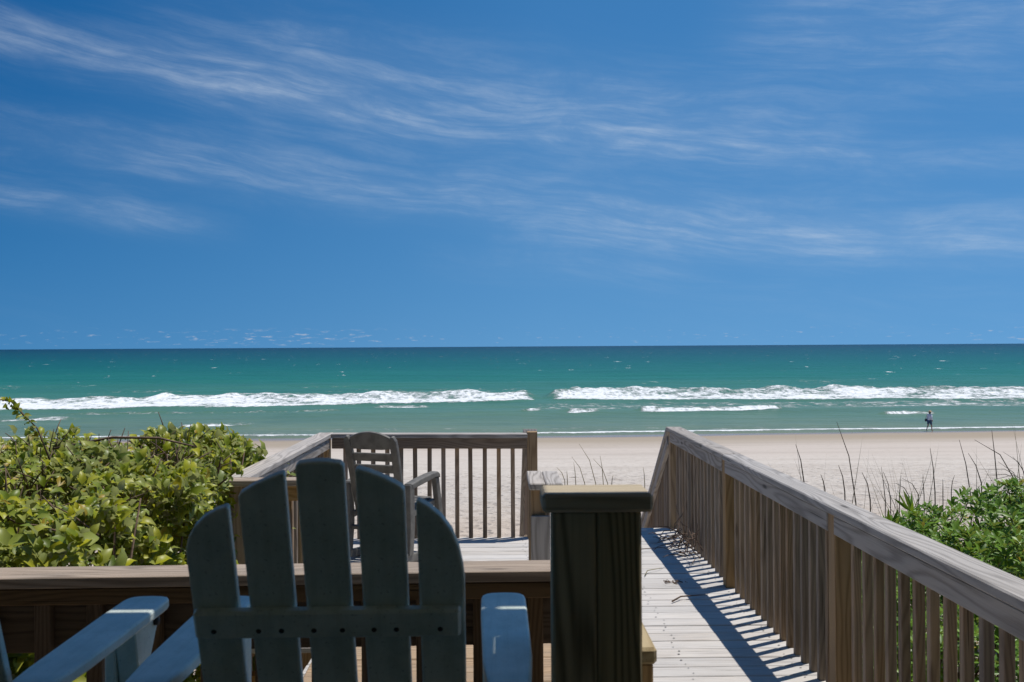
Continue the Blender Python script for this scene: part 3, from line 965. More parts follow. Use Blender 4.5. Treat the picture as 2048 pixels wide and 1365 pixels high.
for x in (-3.4, -1.4, 0.70):
    board('shade_strip_bracket', M_SOFFIT, (x, r2 - 0.1, ZR + 0.055), (x, r4, ZR + 0.055), 0.03, 0.028, (0, 0, 1), hs, 0)  # added only to hold the unseen shade strip

# big doubled post in front
t = empty('porch_post', (0.19, 1.98, PF), 0, 'thick dark wooden newel post with flat cap in the foreground', 'post')
board('post', M_PORCH, (0.1465, 1.99, PF + 0.001), (0.1465, 1.99, 1.33), 0.0885, 0.0895, (0, 1, 0), t, 0.005)
board('post', M_PORCH, (0.2365, 1.99, PF + 0.001), (0.2365, 1.99, 1.33), 0.0885, 0.090, (0, 1, 0), t, 0.005)
board('cap', M_PCAP, (0.082, 1.99, 1.349), (0.301, 1.99, 1.349), 0.135, 0.037, (0, 0, 1), t, 0.006)

# ------------------------------------------------------------------ Adirondack chairs


def rot_basis(o, x, y, z):
    x, y, z, o = Vector(x), Vector(y), Vector(z), Vector(o)
    return Matrix(((x.x, y.x, z.x, o.x), (x.y, y.y, z.y, o.y), (x.z, y.z, z.z, o.z), (0, 0, 0, 1)))


def adirondack(loc, rz, label):
    t = empty('adirondack_chair', loc, rz, label, 'chair', 'pair of pale slatted garden chairs')
    W = world_m(t)
    BZ = 0.64
    ln = math.atan(0.375)
    u = Vector((0, -math.sin(ln), math.cos(ln)))        # up along the back
    nb = Vector((0, -math.cos(ln), -math.sin(ln)))      # towards the camera side
    o0 = Vector((0, 0.0, BZ))
    # local x = along the slat's length, local y = across, local z = back side
    # outlines given as (across, along)
    tops = [
        [(-0.0415, 0.125), (-0.040, 0.150), (-0.033, 0.172), (-0.020, 0.194), (-0.002, 0.212), (0.018, 0.224), (0.036, 0.231), (0.0415, 0.229)],
        [(-0.0415, 0.250), (-0.037, 0.258), (-0.012, 0.274), (0.018, 0.288), (0.036, 0.296), (0.0415, 0.294)],
        [(-0.0415, 0.309), (-0.036, 0.314), (-0.012, 0.3175), (0.012, 0.3175), (0.036, 0.314), (0.0415, 0.309)],
        [(-0.0415, 0.301), (-0.036, 0.303), (-0.018, 0.297), (0.012, 0.283), (0.036, 0.268), (0.0415, 0.261)],
        [(-0.0415, 0.238), (-0.036, 0.240), (-0.018, 0.228), (0.002, 0.208), (0.020, 0.180), (0.032, 0.145), (0.039, 0.105), (0.0415, 0.075)],
    ]
    for i, tp in enumerate(tops):
        cx = (i - 2) * 0.1022
        bot = -0.47
        taper = 0.004 * (i - 2)
        outline = [(-0.040, bot)] + tp + [(0.040, bot)]
        mw = W @ rot_basis(o0 + Vector((cx, 0, 0)), Vector((1, 0, 0)), u, Vector((1, 0, 0)).cross(u))
        prism('back_slat', M_CHAIR, list(reversed(outline)), 0.021, mw, t, 0.0045, 2)
    # cross brace on the camera side, with screws
    cb = o0 + nb * 0.0225 + u * 0.002
    a = W @ (cb + Vector((-0.240, 0, 0)))
    b = W @ (cb + Vector((0.238, 0, 0)))
    up = W.to_3x3() @ nb
    br = board('cross_brace', M_CHAIR, a, b, 0.058, 0.022, up, t, 0.005)
    for sx in (-0.205, -0.125, -0.084, -0.026, 0.025, 0.082, 0.122, 0.201):
        p = W @ (cb + Vector((sx, 0, 0)) + nb * 0.0112 - u * 0.010)
        q = W @ (cb + Vector((sx, 0, 0)) + nb * 0.0125 - u * 0.010)
        o = tubes('screw', [([p, q], [0.0052, 0.0045])], M_SCREW, None, 8)
        o.parent = br
        o.matrix_basis = world_m(br).inverted()
    lb = o0 - u * 0.42 + nb * 0.024
    board('lower_brace', M_CHAIR, W @ (lb + Vector((-0.25, 0, 0))), W @ (lb + Vector((0.25, 0, 0))), 0.08, 0.022, up, t, 0.004)
    for s in (-1, 1):
        # arm: rounded front end
        AX = 0.322
        pts = [(-0.030, -0.16), (0.036, -0.16), (0.050, 0.10), (0.0525, 0.40), (0.0525, 0.530), (0.050, 0.548), (0.042, 0.562), (0.028, 0.570),
               (0.0, 0.573), (-0.028, 0.570), (-0.042, 0.562), (-0.050, 0.548), (-0.0525, 0.530), (-0.0525, 0.40), (-0.045, 0.05)]
        pts = [(p[0] * s, p[1]) for p in pts]
        if s < 0:
            pts.reverse()
        mw = W @ rot_basis((s * AX, 0.0, 0.535 - 0.0125), (1, 0, 0), (0, 1, 0), (0, 0, 1))
        prism('arm', M_CHAIR, pts, 0.025, mw, t, 0.006, 2)
        # front leg, arm bracket, bolt
        leg = board('front_leg', M_CHAIR, W @ Vector((s * 0.285, 0.47, 0.0)), W @ Vector((s * 0.285, 0.47, 0.5095)), 0.115, 0.024, W.to_3x3() @ Vector((1, 0, 0)), t, 0.004)
        bp = [(0.400, 0.5095), (0.545, 0.5095), (0.545, 0.475), (0.490, 0.395), (0.470, 0.33), (0.440, 0.33)]
        mwb = W @ rot_basis((s * 0.322 + 0.0, 0, 0), (0, 1, 0), (0, 0, 1), (1, 0, 0))
        prism('arm_bracket', M_CHAIR, bp, 0.048, mwb, t, 0.003, 1)
        bo = tubes('bolt', [([W @ Vector((s * 0.3465, 0.525, 0.487)), W @ Vector((s * 0.356, 0.525, 0.487))], [0.011, 0.010])], M_SCREW, None, 8)
        bo.parent = t
        bo.matrix_basis = W.inverted()
        b2 = tubes('bolt', [([W @ Vector((s * 0.2975 - s * 0.0, 0.525, 0.487)), W @ Vector((s * 0.288, 0.525, 0.487))], [0.011, 0.010])], M_SCREW, None, 8)
        b2.parent = t
        b2.matrix_basis = W.inverted()
        # side stringer that is also the rear leg
        sp = [(0.55, 0.275), (0.55, 0.185), (0.20, 0.10), (-0.22, 0.0), (-0.36, 0.0), (-0.36, 0.04), (0.08, 0.165), (0.25, 0.20)]
        mws = W @ rot_basis((s * 0.262, 0, 0), (0, 1, 0), (0, 0, 1), (1, 0, 0))
        prism('side_rail', M_CHAIR, list(reversed(sp)), 0.022, mws, t, 0.003, 1)
    for k in range(5):
        y = 0.215 + k * 0.074
        z = 0.205 + k * 0.0195
        board('seat_slat', M_CHAIR, W @ Vector((-0.275, y, z + 0.012)), W @ Vector((0.275, y, z + 0.012)), 0.068, 0.02, W.to_3x3() @ Vector((0, -0.25, 1)), t, 0.004)
    return t


adirondack((-0.312, 1.79, PF), R(0.6), 'pale painted slatted garden chair seen from behind in the foreground')
adirondack((-1.165, 1.79, PF), R(0.0), 'second pale garden chair at the left edge, only its right arm in view')

# ------------------------------------------------------------------ resin rocking chair on the platform


def rocker(loc, rz):
    t = empty('rocking_chair', loc, rz, 'weathered grey plastic rocking chair with slatted back on the platform', 'chair')
    W = world_m(t)
    M = lambda *p: W @ Vector(p)
    ln = R(17)
    u = Vector((0, -math.sin(ln), math.cos(ln)))
    o0 = Vector((0, -0.20, 0.42))
    nrm = Vector((1, 0, 0)).cross(u)
    P = lambda s, v: o0 + Vector((s, 0, 0)) + u * v
    Wm = lambda o: W @ rot_basis(o, (1, 0, 0), u, nrm)
    H = 0.60
    for s in (-1, 1):
        pts = [(0.165, -0.06), (0.215, -0.06), (0.222, 0.25), (0.226, 0.50), (0.222, 0.555), (0.205, 0.590), (0.185, 0.592), (0.172, 0.560), (0.166, 0.50), (0.160, 0.25)]
        pts = [(p[0] * s, p[1]) for p in pts]
        if s < 0:
            pts.reverse()
        prism('back_stile', M_RESIN, pts, 0.040, Wm(o0), t, 0.008, 2)
    n = 11
    crest = [(-0.17 + 0.34 * i / (n - 1), 0.582 + 0.045 * (1 - (2 * i / (n - 1) - 1) ** 2)) for i in range(n)]
    crest = [(-0.168, 0.490)] + [(-0.172, 0.565)] + crest + [(0.172, 0.565), (0.168, 0.490), (0.09, 0.482), (-0.09, 0.482)]
    prism('crest_rail', M_RESIN, list(reversed(crest)), 0.026, Wm(o0), t, 0.006, 2)
    for k in range(6):
        v = 0.418 - k * 0.096
        board('back_slat', M_RESIN, W @ P(-0.168, v), W @ P(0.168, v), 0.066, 0.022, W.to_3x3() @ nrm, t, 0.006)
    for s in (-1, 1):
        # arm sweeping forward, front leg and rear leg in one curved frame each
        ap = [(-0.255, 0.615), (-0.10, 0.635), (0.10, 0.652), (0.225, 0.655), (0.262, 0.635), (0.270, 0.600), (0.238, 0.610), (0.18, 0.612), (0.0, 0.595), (-0.24, 0.572)]
        mw = W @ rot_basis((s * 0.262, 0, 0), (0, 1, 0), (0, 0, 1), (1, 0, 0))
        prism('arm', M_RESIN, list(reversed(ap)), 0.072, mw, t, 0.009, 2)
        fl = [(0.205, 0.606), (0.270, 0.606), (0.335, 0.34), (0.385, 0.10), (0.325, 0.098), (0.275, 0.30), (0.225, 0.52)]
        prism('front_leg', M_RESIN, fl, 0.045, mw, t, 0.007, 2)
        rl = [(-0.285, 0.612), (-0.205, 0.60), (-0.195, 0.30), (-0.225, 0.075), (-0.295, 0.075), (-0.275, 0.30)]
        prism('rear_leg', M_RESIN, list(reversed(rl)), 0.066, mw, t, 0.007, 2)
        n = 12
        ro, ri = [], []
        for i in range(n + 1):
            y = -0.46 + 0.90 * i / n
            zc = 0.0 + ((y - 0.02) ** 2) * 0.34
            ro.append((y, zc))
            ri.append((y, zc + 0.062))
        prism('rocker_runner', M_RESIN, ro + list(reversed(ri)), 0.045, mw, t, 0.006, 1)
        sr = [(-0.23, 0.335), (0.27, 0.375), (0.27, 0.43), (-0.23, 0.385)]
        prism('seat_rail', M_RESIN, sr, 0.04, W @ rot_basis((s * 0.232, 0, 0), (0, 1, 0), (0, 0, 1), (1, 0, 0)), t, 0.006, 1)
    for k in range(6):
        y = -0.17 + k * 0.082
        z = 0.395 + k * 0.0068
        board('seat_slat', M_RESIN, M(-0.215, y, z), M(0.215, y, z), 0.066, 0.024, W.to_3x3() @ Vector((0, -0.08, 1)), t, 0.005)
    board('cross_bar', M_RESIN, M(-0.24, 0.30, 0.28), M(0.24, 0.30, 0.28), 0.05, 0.03, W.to_3x3() @ Vector((0, 0, 1)), t, 0.005)
    board('cross_bar', M_RESIN, M(-0.24, -0.23, 0.26), M(0.24, -0.23, 0.26), 0.05, 0.03, W.to_3x3() @ Vector((0, 0, 1)), t, 0.005)


rocker((-0.86, 7.76, 0.001), R(-21))

# ------------------------------------------------------------------ foliage


def leaf_template(length, width, curl, fold, ovate=0.5):
    """8 vertices, folded along the midrib and curling down; axis +Y, normal +Z"""
    L, w = length, width
    ys = [0.0, 0.33 * L, 0.70 * L, L]
    ws = [0.0, w * (0.5 - 0.08 * (ovate - 0.5)), w * (0.36 + 0.25 * (ovate - 0.5)), 0.0]
    zc = [0.0, 0.03 * L, 0.0, -curl * L]
    V = [(0, 0, 0)]
    for i in (1, 2):
        V += [(-ws[i], ys[i], zc[i] + fold * ws[i]), (0, ys[i], zc[i]), (ws[i], ys[i], zc[i] + fold * ws[i])]
    V.append((0, ys[3], zc[3]))
    F = [(0, 2, 1), (0, 3, 2), (1, 2, 5, 4), (2, 3, 6, 5), (4, 5, 7), (5, 6, 7)]
    return np.array(V), F


def leaf_cloud(name, mat, tmpl, pos, axis, nrm, scale, parent):
    """one mesh holding many leaves"""
    V0, F0 = tmpl
    n = len(pos)
    y = axis / np.linalg.norm(axis, axis=1, keepdims=True)
    z = nrm - (nrm * y).sum(1, keepdims=True) * y
    z /= np.linalg.norm(z, axis=1, keepdims=True) + 1e-9
    x = np.cross(y, z)
    B = np.stack([x, y, z], 1)                       # n,3(basis),3
    V = np.einsum('vk,nkc->nvc', V0, B) * scale[:, None, None] + pos[:, None, :]
    nv = len(V0)
    me = bpy.data.meshes.new(name)
    me.vertices.add(n * nv)
    me.vertices.foreach_set('co', V.astype(np.float32).ravel())
    loops = np.concatenate([np.array(f) for f in F0])
    lens = np.array([len(f) for f in F0])
    allv = (loops[None, :] + (np.arange(n) * nv)[:, None]).ravel().astype(np.int32)
    me.loops.add(len(allv))
    me.loops.foreach_set('vertex_index', allv)
    tot = np.tile(lens, n)
    start = np.concatenate([[0], np.cumsum(tot)[:-1]]).astype(np.int32)
    me.polygons.add(len(tot))
    me.polygons.foreach_set('loop_start', start)
    me.polygons.foreach_set('use_smooth', np.ones(len(tot), dtype=bool))
    me.update(calc_edges=True)
    me.materials.append(mat)
    return link(name, me, parent)


def leaf_parts(mat, tmpl, pos, axis, nrm, scale, parent):
    me = mesh_from('leaf', tmpl[0], tmpl[1], mat, True)
    Wp = world_m(parent)
    for p, a, n_, s in zip(pos, axis, nrm, scale):
        y = Vector(a).normalized()
        z = Vector(n_)
        z = (z - y * z.dot(y)).normalized()
        mw = rot_basis(p, y.cross(z) * s, y * s, z * s)
        link('leaf', me, parent, mw)


def rand_unit(n):
    v = RNG.normal(size=(n, 3))
    return v / np.linalg.norm(v, axis=1, keepdims=True)


def split_front(pos, k=300):
    """indices of the k leaves that show largest from the photograph's side"""
    d = np.linalg.norm(pos - np.array([0, 0, CAM_Z]), axis=1)
    return d


# ---- hedge on the left


def hedge_top(X, Y):
    z = 1.09 - 0.15 * np.clip((5.3 - Y) / 1.7, 0, 1.5) ** 2 - 0.30 * np.clip((Y - 5.9) / 0.9, 0, 1) ** 2
    z = z - 0.10 * sstep(-1.75, -1.35, X)
    z = z + 0.15 * (fbm(X * 2.9 + 5, Y * 2.9, 8, 3) - 0.5) * 2
    return z


def build_hedge():
    t = empty('hedge', (-2.3, 4.9, -0.75), 0, 'dense yellow-green leafy hedge on the left beyond the low rail', 'hedge')
    n = 520000
    X = RNG.uniform(-3.7, -1.22, n)
    Y = RNG.uniform(3.46, 6.9, n)
    Z = RNG.uniform(-0.55, 1.32, n)
    top = hedge_top(X, Y)
    bulge = 0.20 * (fbm(Y * 2.6, Z * 2.8, 12, 3) - 0.5) * 2
    right = -1.56 + bulge + 0.10 * np.clip((Y - 5.0), -1.6, 0) * 0
    bulge2 = 0.28 * (fbm(X * 2.6 + 3, Z * 2.8, 14, 3) - 0.5) * 2
    front = 3.60 + bulge2
    dt, dr, df = top - Z, right - X, Y - front
    dep = np.minimum(np.minimum(dt, dr), df)
    clump = fbm(X * 4.5, (Y + Z * 1.7) * 4.5, 21, 3)
    ok = (dep > 0) & (RNG.random(n) < np.exp(-dep / 0.22) * np.clip((clump - 0.42) * 7.0, np.where(dep > 0.22, 0.40, 0.01), 1))
    X, Y, Z, dep, dt, dr, df = [a[ok] for a in (X, Y, Z, dep, dt, dr, df)]
    keep = RNG.permutation(len(X))[:60000]
    X, Y, Z, dt, dr, df = [a[keep] for a in (X, Y, Z, dt, dr, df)]
    pos = np.stack([X, Y, Z], 1)
    wt, wr, wf = [np.exp(-d / 0.12) + 0.05 for d in (dt, dr, df)]
    out = np.stack([wr, -wf, wt], 1)
    out /= np.linalg.norm(out, axis=1, keepdims=True)
    nn = len(pos)
    # shoots share a direction so leaves sit in sprays
    sh = np.stack([fbm(X * 6, Y * 6, 51, 2) - 0.5, fbm(Y * 6, Z * 6, 52, 2) - 0.5, fbm(Z * 6, X * 6, 53, 2) - 0.5], 1) * 3
    axis = out * 0.55 + sh * 0.6 + rand_unit(nn) * 0.75 + np.array([0, 0, 0.05])
    nrm = out * 0.5 + np.array([0.2, -0.15, 0.75]) + rand_unit(nn) * 0.55
    scale = np.clip(RNG.normal(1.0, 0.34, nn), 0.40, 1.9)
    tm = leaf_template(0.058, 0.032, 0.28, 0.45, 0.55)
    near = np.argsort(np.linalg.norm(pos - np.array([0, 0, CAM_Z]), axis=1) + 2.0 * (np.minimum(dt, np.minimum(dr, df))[:nn] > 0.05) + 9 * (X < -0.515 * Y))
    big = near[:300]
    rest = np.setdiff1d(np.arange(nn), big)
    fo = leaf_cloud('foliage', M_HEDGE, tm, pos[rest], axis[rest], nrm[rest], scale[rest], t)
    tag(fo, kind='stuff')
    leaf_parts(M_HEDGE, tm, pos[big], axis[big], nrm[big], scale[big] * 1.05, t)
    # stems inside and bare clipped twigs on top
    paths = []
    for i in range(70):
        x, y = random.uniform(-3.4, -1.55), random.uniform(3.8, 6.4)
        zt = float(hedge_top(np.array([x]), np.array([y]))[0])
        b0 = Vector((x * 0.85 - 0.35, y * 0.8 + 1.0, -0.95))
        tip = Vector((x, y, zt - 0.04))
        mid = b0.lerp(tip, 0.55) + Vector((random.uniform(-.12, .12), random.uniform(-.12, .12), 0.05))
        paths.append(([b0, mid, tip], [0.014, 0.009, 0.004]))
    V, F = tube_data(paths, 5)
    tag(link('stem', mesh_from('stem', V, F, M_TWIG, True), t), kind='stuff')
    paths = []
    for i in range(340):
        x, y = random.uniform(-3.2, -1.66), random.uniform(4.0, 6.2)
        zt = float(hedge_top(np.array([x]), np.array([y]))[0])
        p = Vector((x, y, zt - 0.10))
        d = Vector((random.gauss(0, 0.7), random.gauss(0, 0.5), random.uniform(0.3, 1.0))).normalized()
        L = random.uniform(0.10, 0.24)
        paths.append(([p, p + d * L * 0.6 + Vector((0, 0, 0.01)), p + d * L], [0.0042, 0.0034, 0.0022]))
    # long clipped branch lying along the top
    br = [(-2.42, 5.3, 1.12), (-2.1, 5.3, 1.18), (-1.85, 5.3, 1.175), (-1.66, 5.35, 1.12)]
    paths.append((br, [0.006, 0.0075, 0.0065, 0.004]))
    for k in range(9):
        f = k / 8
        p = Vector(br[0]).lerp(Vector(br[3]), f) + Vector((0, 0, 0.045 * math.sin(math.pi * f)))
        paths.append(([p, p + Vector((random.uniform(-.03, .03), 0, random.uniform(.02, .06)))], [0.003, 0.002]))
    V, F = tube_data(paths, 4)
    tag(link('twig', mesh_from('twig', V, F, M_TWIG, True), t), kind='stuff')
    # one tall sprig at the left edge and a yellow one on the right
    for (root, tip, nl) in (((-2.28, 5.0, 1.05), (-2.50, 5.0, 1.40), 30), ((-2.42, 5.02, 1.30), (-2.62, 5.0, 1.42), 16), ((-1.53, 5.3, 0.98), (-1.545, 5.3, 1.165), 12), ((-1.50, 5.2, 0.93), (-1.36, 5.2, 1.03), 14)):
        r_, t_ = Vector(root), Vector(tip)
        mid = r_.lerp(t_, 0.5) + Vector((0.03, 0, 0.03))
        tubes('shoot', [([r_, mid, t_], [0.006, 0.004, 0.002])], M_TWIG, t, 5)
        f = np.linspace(0.25, 1.0, nl)[:, None]
        ps_ = np.array(root)[None] * (1 - f) ** 2 + np.array(mid)[None] * 2 * f * (1 - f) + np.array(tip)[None] * f ** 2
        ax = rand_unit(nl) + np.array([0, -0.2, 0.35])
        nm = rand_unit(nl) * 0.6 + np.array([0, -0.4, 0.6])
        tag(leaf_cloud('sprig_leaves', M_HEDGE, tm, ps_, ax, nm, np.full(nl, 0.75), t), kind='stuff')


build_hedge()

# ---- pittosporum-like shrub on the right


def shrub_top(X, Y):
    z = 0.73 - 0.20 * np.clip((4.8 - Y) / 2.2, 0, 1) ** 2 - 0.75 * np.clip((Y - 6.2) / 1.4, 0, 1) ** 1.5
    z = z - 0.34 * (1 - sstep(2.1, 3.3, X))
    z = z + 0.16 * (fbm(X * 1.7 + 2, Y * 1.7, 62, 3) - 0.5) * 2
    return z


def build_shrub():
    t = empty('shrub', (3.0, 5.0, -0.75), 0, 'glossy bright green shrub with whorled leaves beyond the right railing', 'shrub')
    n = 110000
    X = RNG.uniform(1.72, 4.9, n)
    Y = RNG.uniform(2.6, 7.9, n)
    Z = RNG.uniform(-0.6, 1.1, n)
    top = shrub_top(X, Y)
    left = 1.80 + 0.14 * (fbm(Y * 2, Z * 2, 66, 2) - 0.5) * 2 + 0.25 * sstep(5.6, 7.6, Y)
    front = 2.75
    dep = np.minimum(np.minimum(top - Z, X - left), Y - front)
    clump = fbm(X * 3.2, (Y + Z * 1.5) * 3.2, 71, 3)
    ok = (dep > 0) & (RNG.random(n) < np.exp(-dep / 0.22) * np.clip((clump - 0.32) * 4.5, 0.03, 1))
    X, Y, Z, dep = X[ok], Y[ok], Z[ok], dep[ok]
    dt, dl = (shrub_top(X, Y) - Z), X - 1.80
    keep = RNG.permutation(len(X))[:6400]
    C = np.stack([X, Y, Z], 1)[keep]
    dt, dl = dt[keep], dl[keep]
    m = len(C)
    stem = np.stack([-np.exp(-np.abs(dl) / 0.2) * 0.6, np.full(m, -0.25), 0.35 + np.exp(-np.abs(dt) / 0.2)], 1) + rand_unit(m) * 0.45
    stem /= np.linalg.norm(stem, axis=1, keepdims=True)
    k = 10
    pos = np.repeat(C, k, 0)
    s = np.repeat(stem, k, 0)
    r = rand_unit(m)
    e1 = np.cross(stem, r)
    e1 /= np.linalg.norm(e1, axis=1, keepdims=True)
    e2 = np.cross(stem, e1)
    ang = np.tile(np.arange(k) * 2.399, m) + np.repeat(RNG.uniform(0, 6.28, m), k)
    lift = np.tile(np.linspace(0.15, 1.15, k), m) + RNG.normal(0, 0.12, m * k)
    rad = np.repeat(e1, k, 0) * np.cos(ang)[:, None] + np.repeat(e2, k, 0) * np.sin(ang)[:, None]
    axis = rad + s * lift[:, None]
    pos = pos + s * (np.tile(np.linspace(0, 0.03, k), m)[:, None]) + rad * 0.004
    nrm = s + RNG.normal(0, 0.2, (m * k, 3)) - rad * 0.25
    scale = np.clip(RNG.normal(1.0, 0.16, m * k), 0.6, 1.5)
    tm = leaf_template(0.054, 0.020, 0.06, 0.30, 1.15)
    nn = len(pos)
    d = np.linalg.norm(pos - np.array([0, 0, CAM_Z]), axis=1) + 3.0 * (pos[:, 2] < CAM_Z - 0.62 * pos[:, 1] / 3.0 * 0.75) + 9 * (pos[:, 0] > 0.545 * pos[:, 1])
    hid = (shrub_top(pos[:, 0], pos[:, 1]) - pos[:, 2] > 0.06)
    big = np.argsort(d + 4 * hid)[:300]
    rest = np.setdiff1d(np.arange(nn), big)
    fo = leaf_cloud('foliage', M_PITTO, tm, pos[rest], axis[rest], nrm[rest], scale[rest], t)
    tag(fo, kind='stuff')
    leaf_parts(M_PITTO, tm, pos[big], axis[big], nrm[big], scale[big], t)
    paths = []
    hubs = [Vector((random.uniform(2.1, 4.4), random.uniform(3.4, 7.0), -0.85)) for _ in range(16)]
    for i in RNG.permutation(m)[:480]:
        tip = Vector(C[i])
        hub = min(hubs, key=lambda h: (h - tip).length)
        mid = hub.lerp(tip, 0.6) + Vector((0, 0, 0.06))
        near = tip - Vector(stem[i]) * 0.10
        paths.append(([hub, mid, near, tip], [0.010, 0.006, 0.004, 0.003]))
    V, F = tube_data(paths, 4)
    tag(link('stem', mesh_from('stem', V, F, M_TWIG, True), t), kind='stuff')
    # a few long pointed leaves standing out of the top on the left of the shrub
    for k in range(3):
        c = np.array([[2.02, 5.55, 0.56], [2.20, 5.5, 0.60], [2.45, 5.8, 0.66]][k])
        nl = 12
        ax = rand_unit(nl) * 0.8 + np.array([0, 0, 0.8])
        tl = leaf_template(0.14, 0.022, 0.05, 0.25, 0.5)
        tag(leaf_cloud('pointed_leaves', M_PITTO, tl, np.repeat(c[None], nl, 0), ax, rand_unit(nl) + np.array([0, -0.6, 0.4]), RNG.uniform(0.7, 1.1, nl), t), kind='stuff')


build_shrub()

# ---- dry stalks and dune grass


def px(x, y, d):
    """a point at forward distance d that the photograph shows at pixel x, y"""
    return Vector(((x - 1000) / F_PX * d, d, CAM_Z - (y - (699 - 0.00586 * x)) / F_PX * d))


def stalk_clump(label, stalks, d, mat, rad=0.006):
    b = px(*stalks[0][0], d)
    t = empty('dry_stalks', (b.x, b.y, float(ground_z(np.array([b.x]), np.array([b.y]))[0])), 0, label, 'dry plant', 'dry dune stalks')
    for (x0, y0), (x1, y1) in stalks:
        dd = d + random.uniform(-0.25, 0.25)
        p, q = px(x0, y0, dd), px(x1, y1, dd + random.uniform(-.05, .05))
        g = float(ground_z(np.array([p.x]), np.array([p.y]))[0])
        dirv = (q - p)
        root = Vector((p.x - dirv.x * 0.25, p.y, g - 0.03))
        mid = p.lerp(q, 0.55) + Vector((-dirv.x * 0.18, 0, abs(dirv.x) * 0.10))
        tubes('stalk', [([root, p, mid, q], [rad * 1.1, rad, rad * 0.75, rad * 0.35])], mat, t, 5)


stalk_clump('thin dark dry stalks rising above the middle of the right railing', [((1608, 965), (1592, 890)), ((1712, 1005), (1675, 845)), ((1741, 1000), (1725, 946)), ((1690, 985), (1678, 932)),
            ((1650, 980), (1642, 950))], 9.5, M_DRY, 0.0062)
stalk_clump('thick bent dry stalks standing over the left of the green shrub', [((1944, 992), (1922, 881)), ((2035, 965), (1953, 881)), ((1998, 968), (1988, 862)), ((1872, 985), (1863, 898)), ((1966, 968), (1940, 908))], 7.6, M_DRY, 0.0046)
stalk_clump('fine dry stems in front of the sand near the shrub tip', [((1772, 1005), (1764, 935)), ((1782, 1000), (1768, 945)), ((1800, 995), (1804, 952)), ((1838, 990), (1806, 958)), ((1850, 992), (1848, 950)), ((1888, 988), (1888, 960)), ((1905, 985), (1912, 952)), ((1820, 995), (1793, 968))], 7.4, M_DRY, 0.0036)
stalk_clump('slender dry grass stems beside the stair opening', [((1190, 968), (1157, 888)), ((1168, 968), (1142, 914)), ((1150, 968), (1146, 925)), ((1214, 968), (1185, 918)), ((1205, 968), (1199, 912)), ((1128, 962), (1112, 935)), ((1133, 962), (1132, 942)), ((1222, 968), (1225, 950)), ((1288, 966), (1285, 935))], 12.5, M_STRAW, 0.0055)
stalk_clump('wispy grey stems at the right edge above the shrub', [((2048, 985), (2000, 925)), ((2046, 960), (1960, 940)), ((2040, 962), (1976, 952)), ((2060, 960), (2010, 905)), ((2060, 975), (2030, 915)), ((2050, 955), (1985, 963))], 7.2, M_DRY, 0.003)


def blades(name, label, centers, n, h0, h1, spread, mat, w=0.006):
    pos, ax, nm, sc = [], [], [], []
    for (x, y) in centers:
        for _ in range(n):
            xx, yy = x + random.gauss(0, spread), y + random.gauss(0, spread)
            pos.append((xx, yy, float(ground_z(np.array([xx]), np.array([yy]))[0]) - 0.02))
            ax.append((random.gauss(0, 0.3), random.gauss(0, 0.3), 1.0))
            nm.append((random.gauss(0, 1), random.gauss(0, 1), 0.1))
            sc.append(random.uniform(h0, h1))
    tm = leaf_template(1.0, w, 0.0, 0.3, 0.4)
    o = leaf_cloud(name, mat, tm, np.array(pos), np.array(ax), np.array(nm), np.array(sc), None)
    tag(o, label, 'grass', kind='stuff')


blades('dune_grass', 'sparse dune grass in the sand beyond the platform',
       [(random.uniform(-3.0, 1.0), random.uniform(9.5, 12.5)) for _ in range(26)] + [(random.uniform(2, 7), random.uniform(8.5, 12)) for _ in range(40)]
       + [(random.uniform(-6, -1.8), random.uniform(7.5, 11)) for _ in range(24)],
       14, 0.25, 0.75, 0.14, M_GRASS, 0.012)
blades('tall_grass', 'tall dry grass standing on the dune behind the green shrub',
       [(random.uniform(2.6, 5.2), random.uniform(7.2, 8.8)) for _ in range(30)], 9, 0.9, 1.75, 0.15, M_STRAW, 0.005)
blades('railing_grass', 'thin grass poking through the balusters of the right railing',
       [(1.72, 6.5), (1.70, 6.9), (1.70, 7.9), (1.72, 8.2)], 12, 0.7, 1.0, 0.05, M_GRASS, 0.007)

# twigs caught at the foot of the railing and lying on the boards
t = empty('twig_tangle', (1.45, 8.0, 0.0), 0, 'tangle of dead twigs against the railing near the far post', 'twigs')
for k in range(46):
    c = Vector((1.47 + random.gauss(0, 0.05), random.uniform(7.35, 8.35), random.uniform(0.02, 0.16)))
    pts = [c]
    d = Vector((random.gauss(-0.2, 0.7), random.gauss(0, 0.8), random.gauss(0.1, 0.45)))
    for j in range(4):
        d = (d.normalized() + Vector((random.gauss(0, .35), random.gauss(0, .35), random.gauss(-.05, .35))))
        q = pts[-1] + d.normalized() * random.uniform(0.04, 0.09)
        q.z = max(q.z, 0.012)
        q.x = min(q.x, 1.53)
        pts.append(q)
    tubes('twig', [(pts, [0.0045, 0.004, 0.0035, 0.003, 0.0018])], M_TWIG, t, 4)
for lab, a, b, r in (('bent dry twig lying across the shaded boards of the boardwalk', (1.10, 6.28, 0.010), (1.36, 6.42, 0.014), 0.006),
                     ('thin pale twig lying on the sunlit boards near the far end of the boardwalk', (1.02, 7.75, 0.008), (1.40, 7.98, 0.010), 0.004),
                     ('curved green stem lying on the boards left of the rail shadow', (1.03, 7.0, 0.008), (1.19, 7.22, 0.012), 0.0035)):
    a, b = Vector(a), Vector(b)
    m1 = a.lerp(b, 0.35) + Vector((-0.02, 0.03, 0.01))
    m2 = a.lerp(b, 0.7) + Vector((0.01, 0.02, 0.006))
    o = tubes('fallen_twig', [([a, m1, m2, b], [r, r * .9, r * .7, r * .4])], M_TWIG if r > 0.0036 else M_GRASS, None, 5)
    tag(o, lab, 'twig', 'fallen twigs on the boardwalk')
lf = []
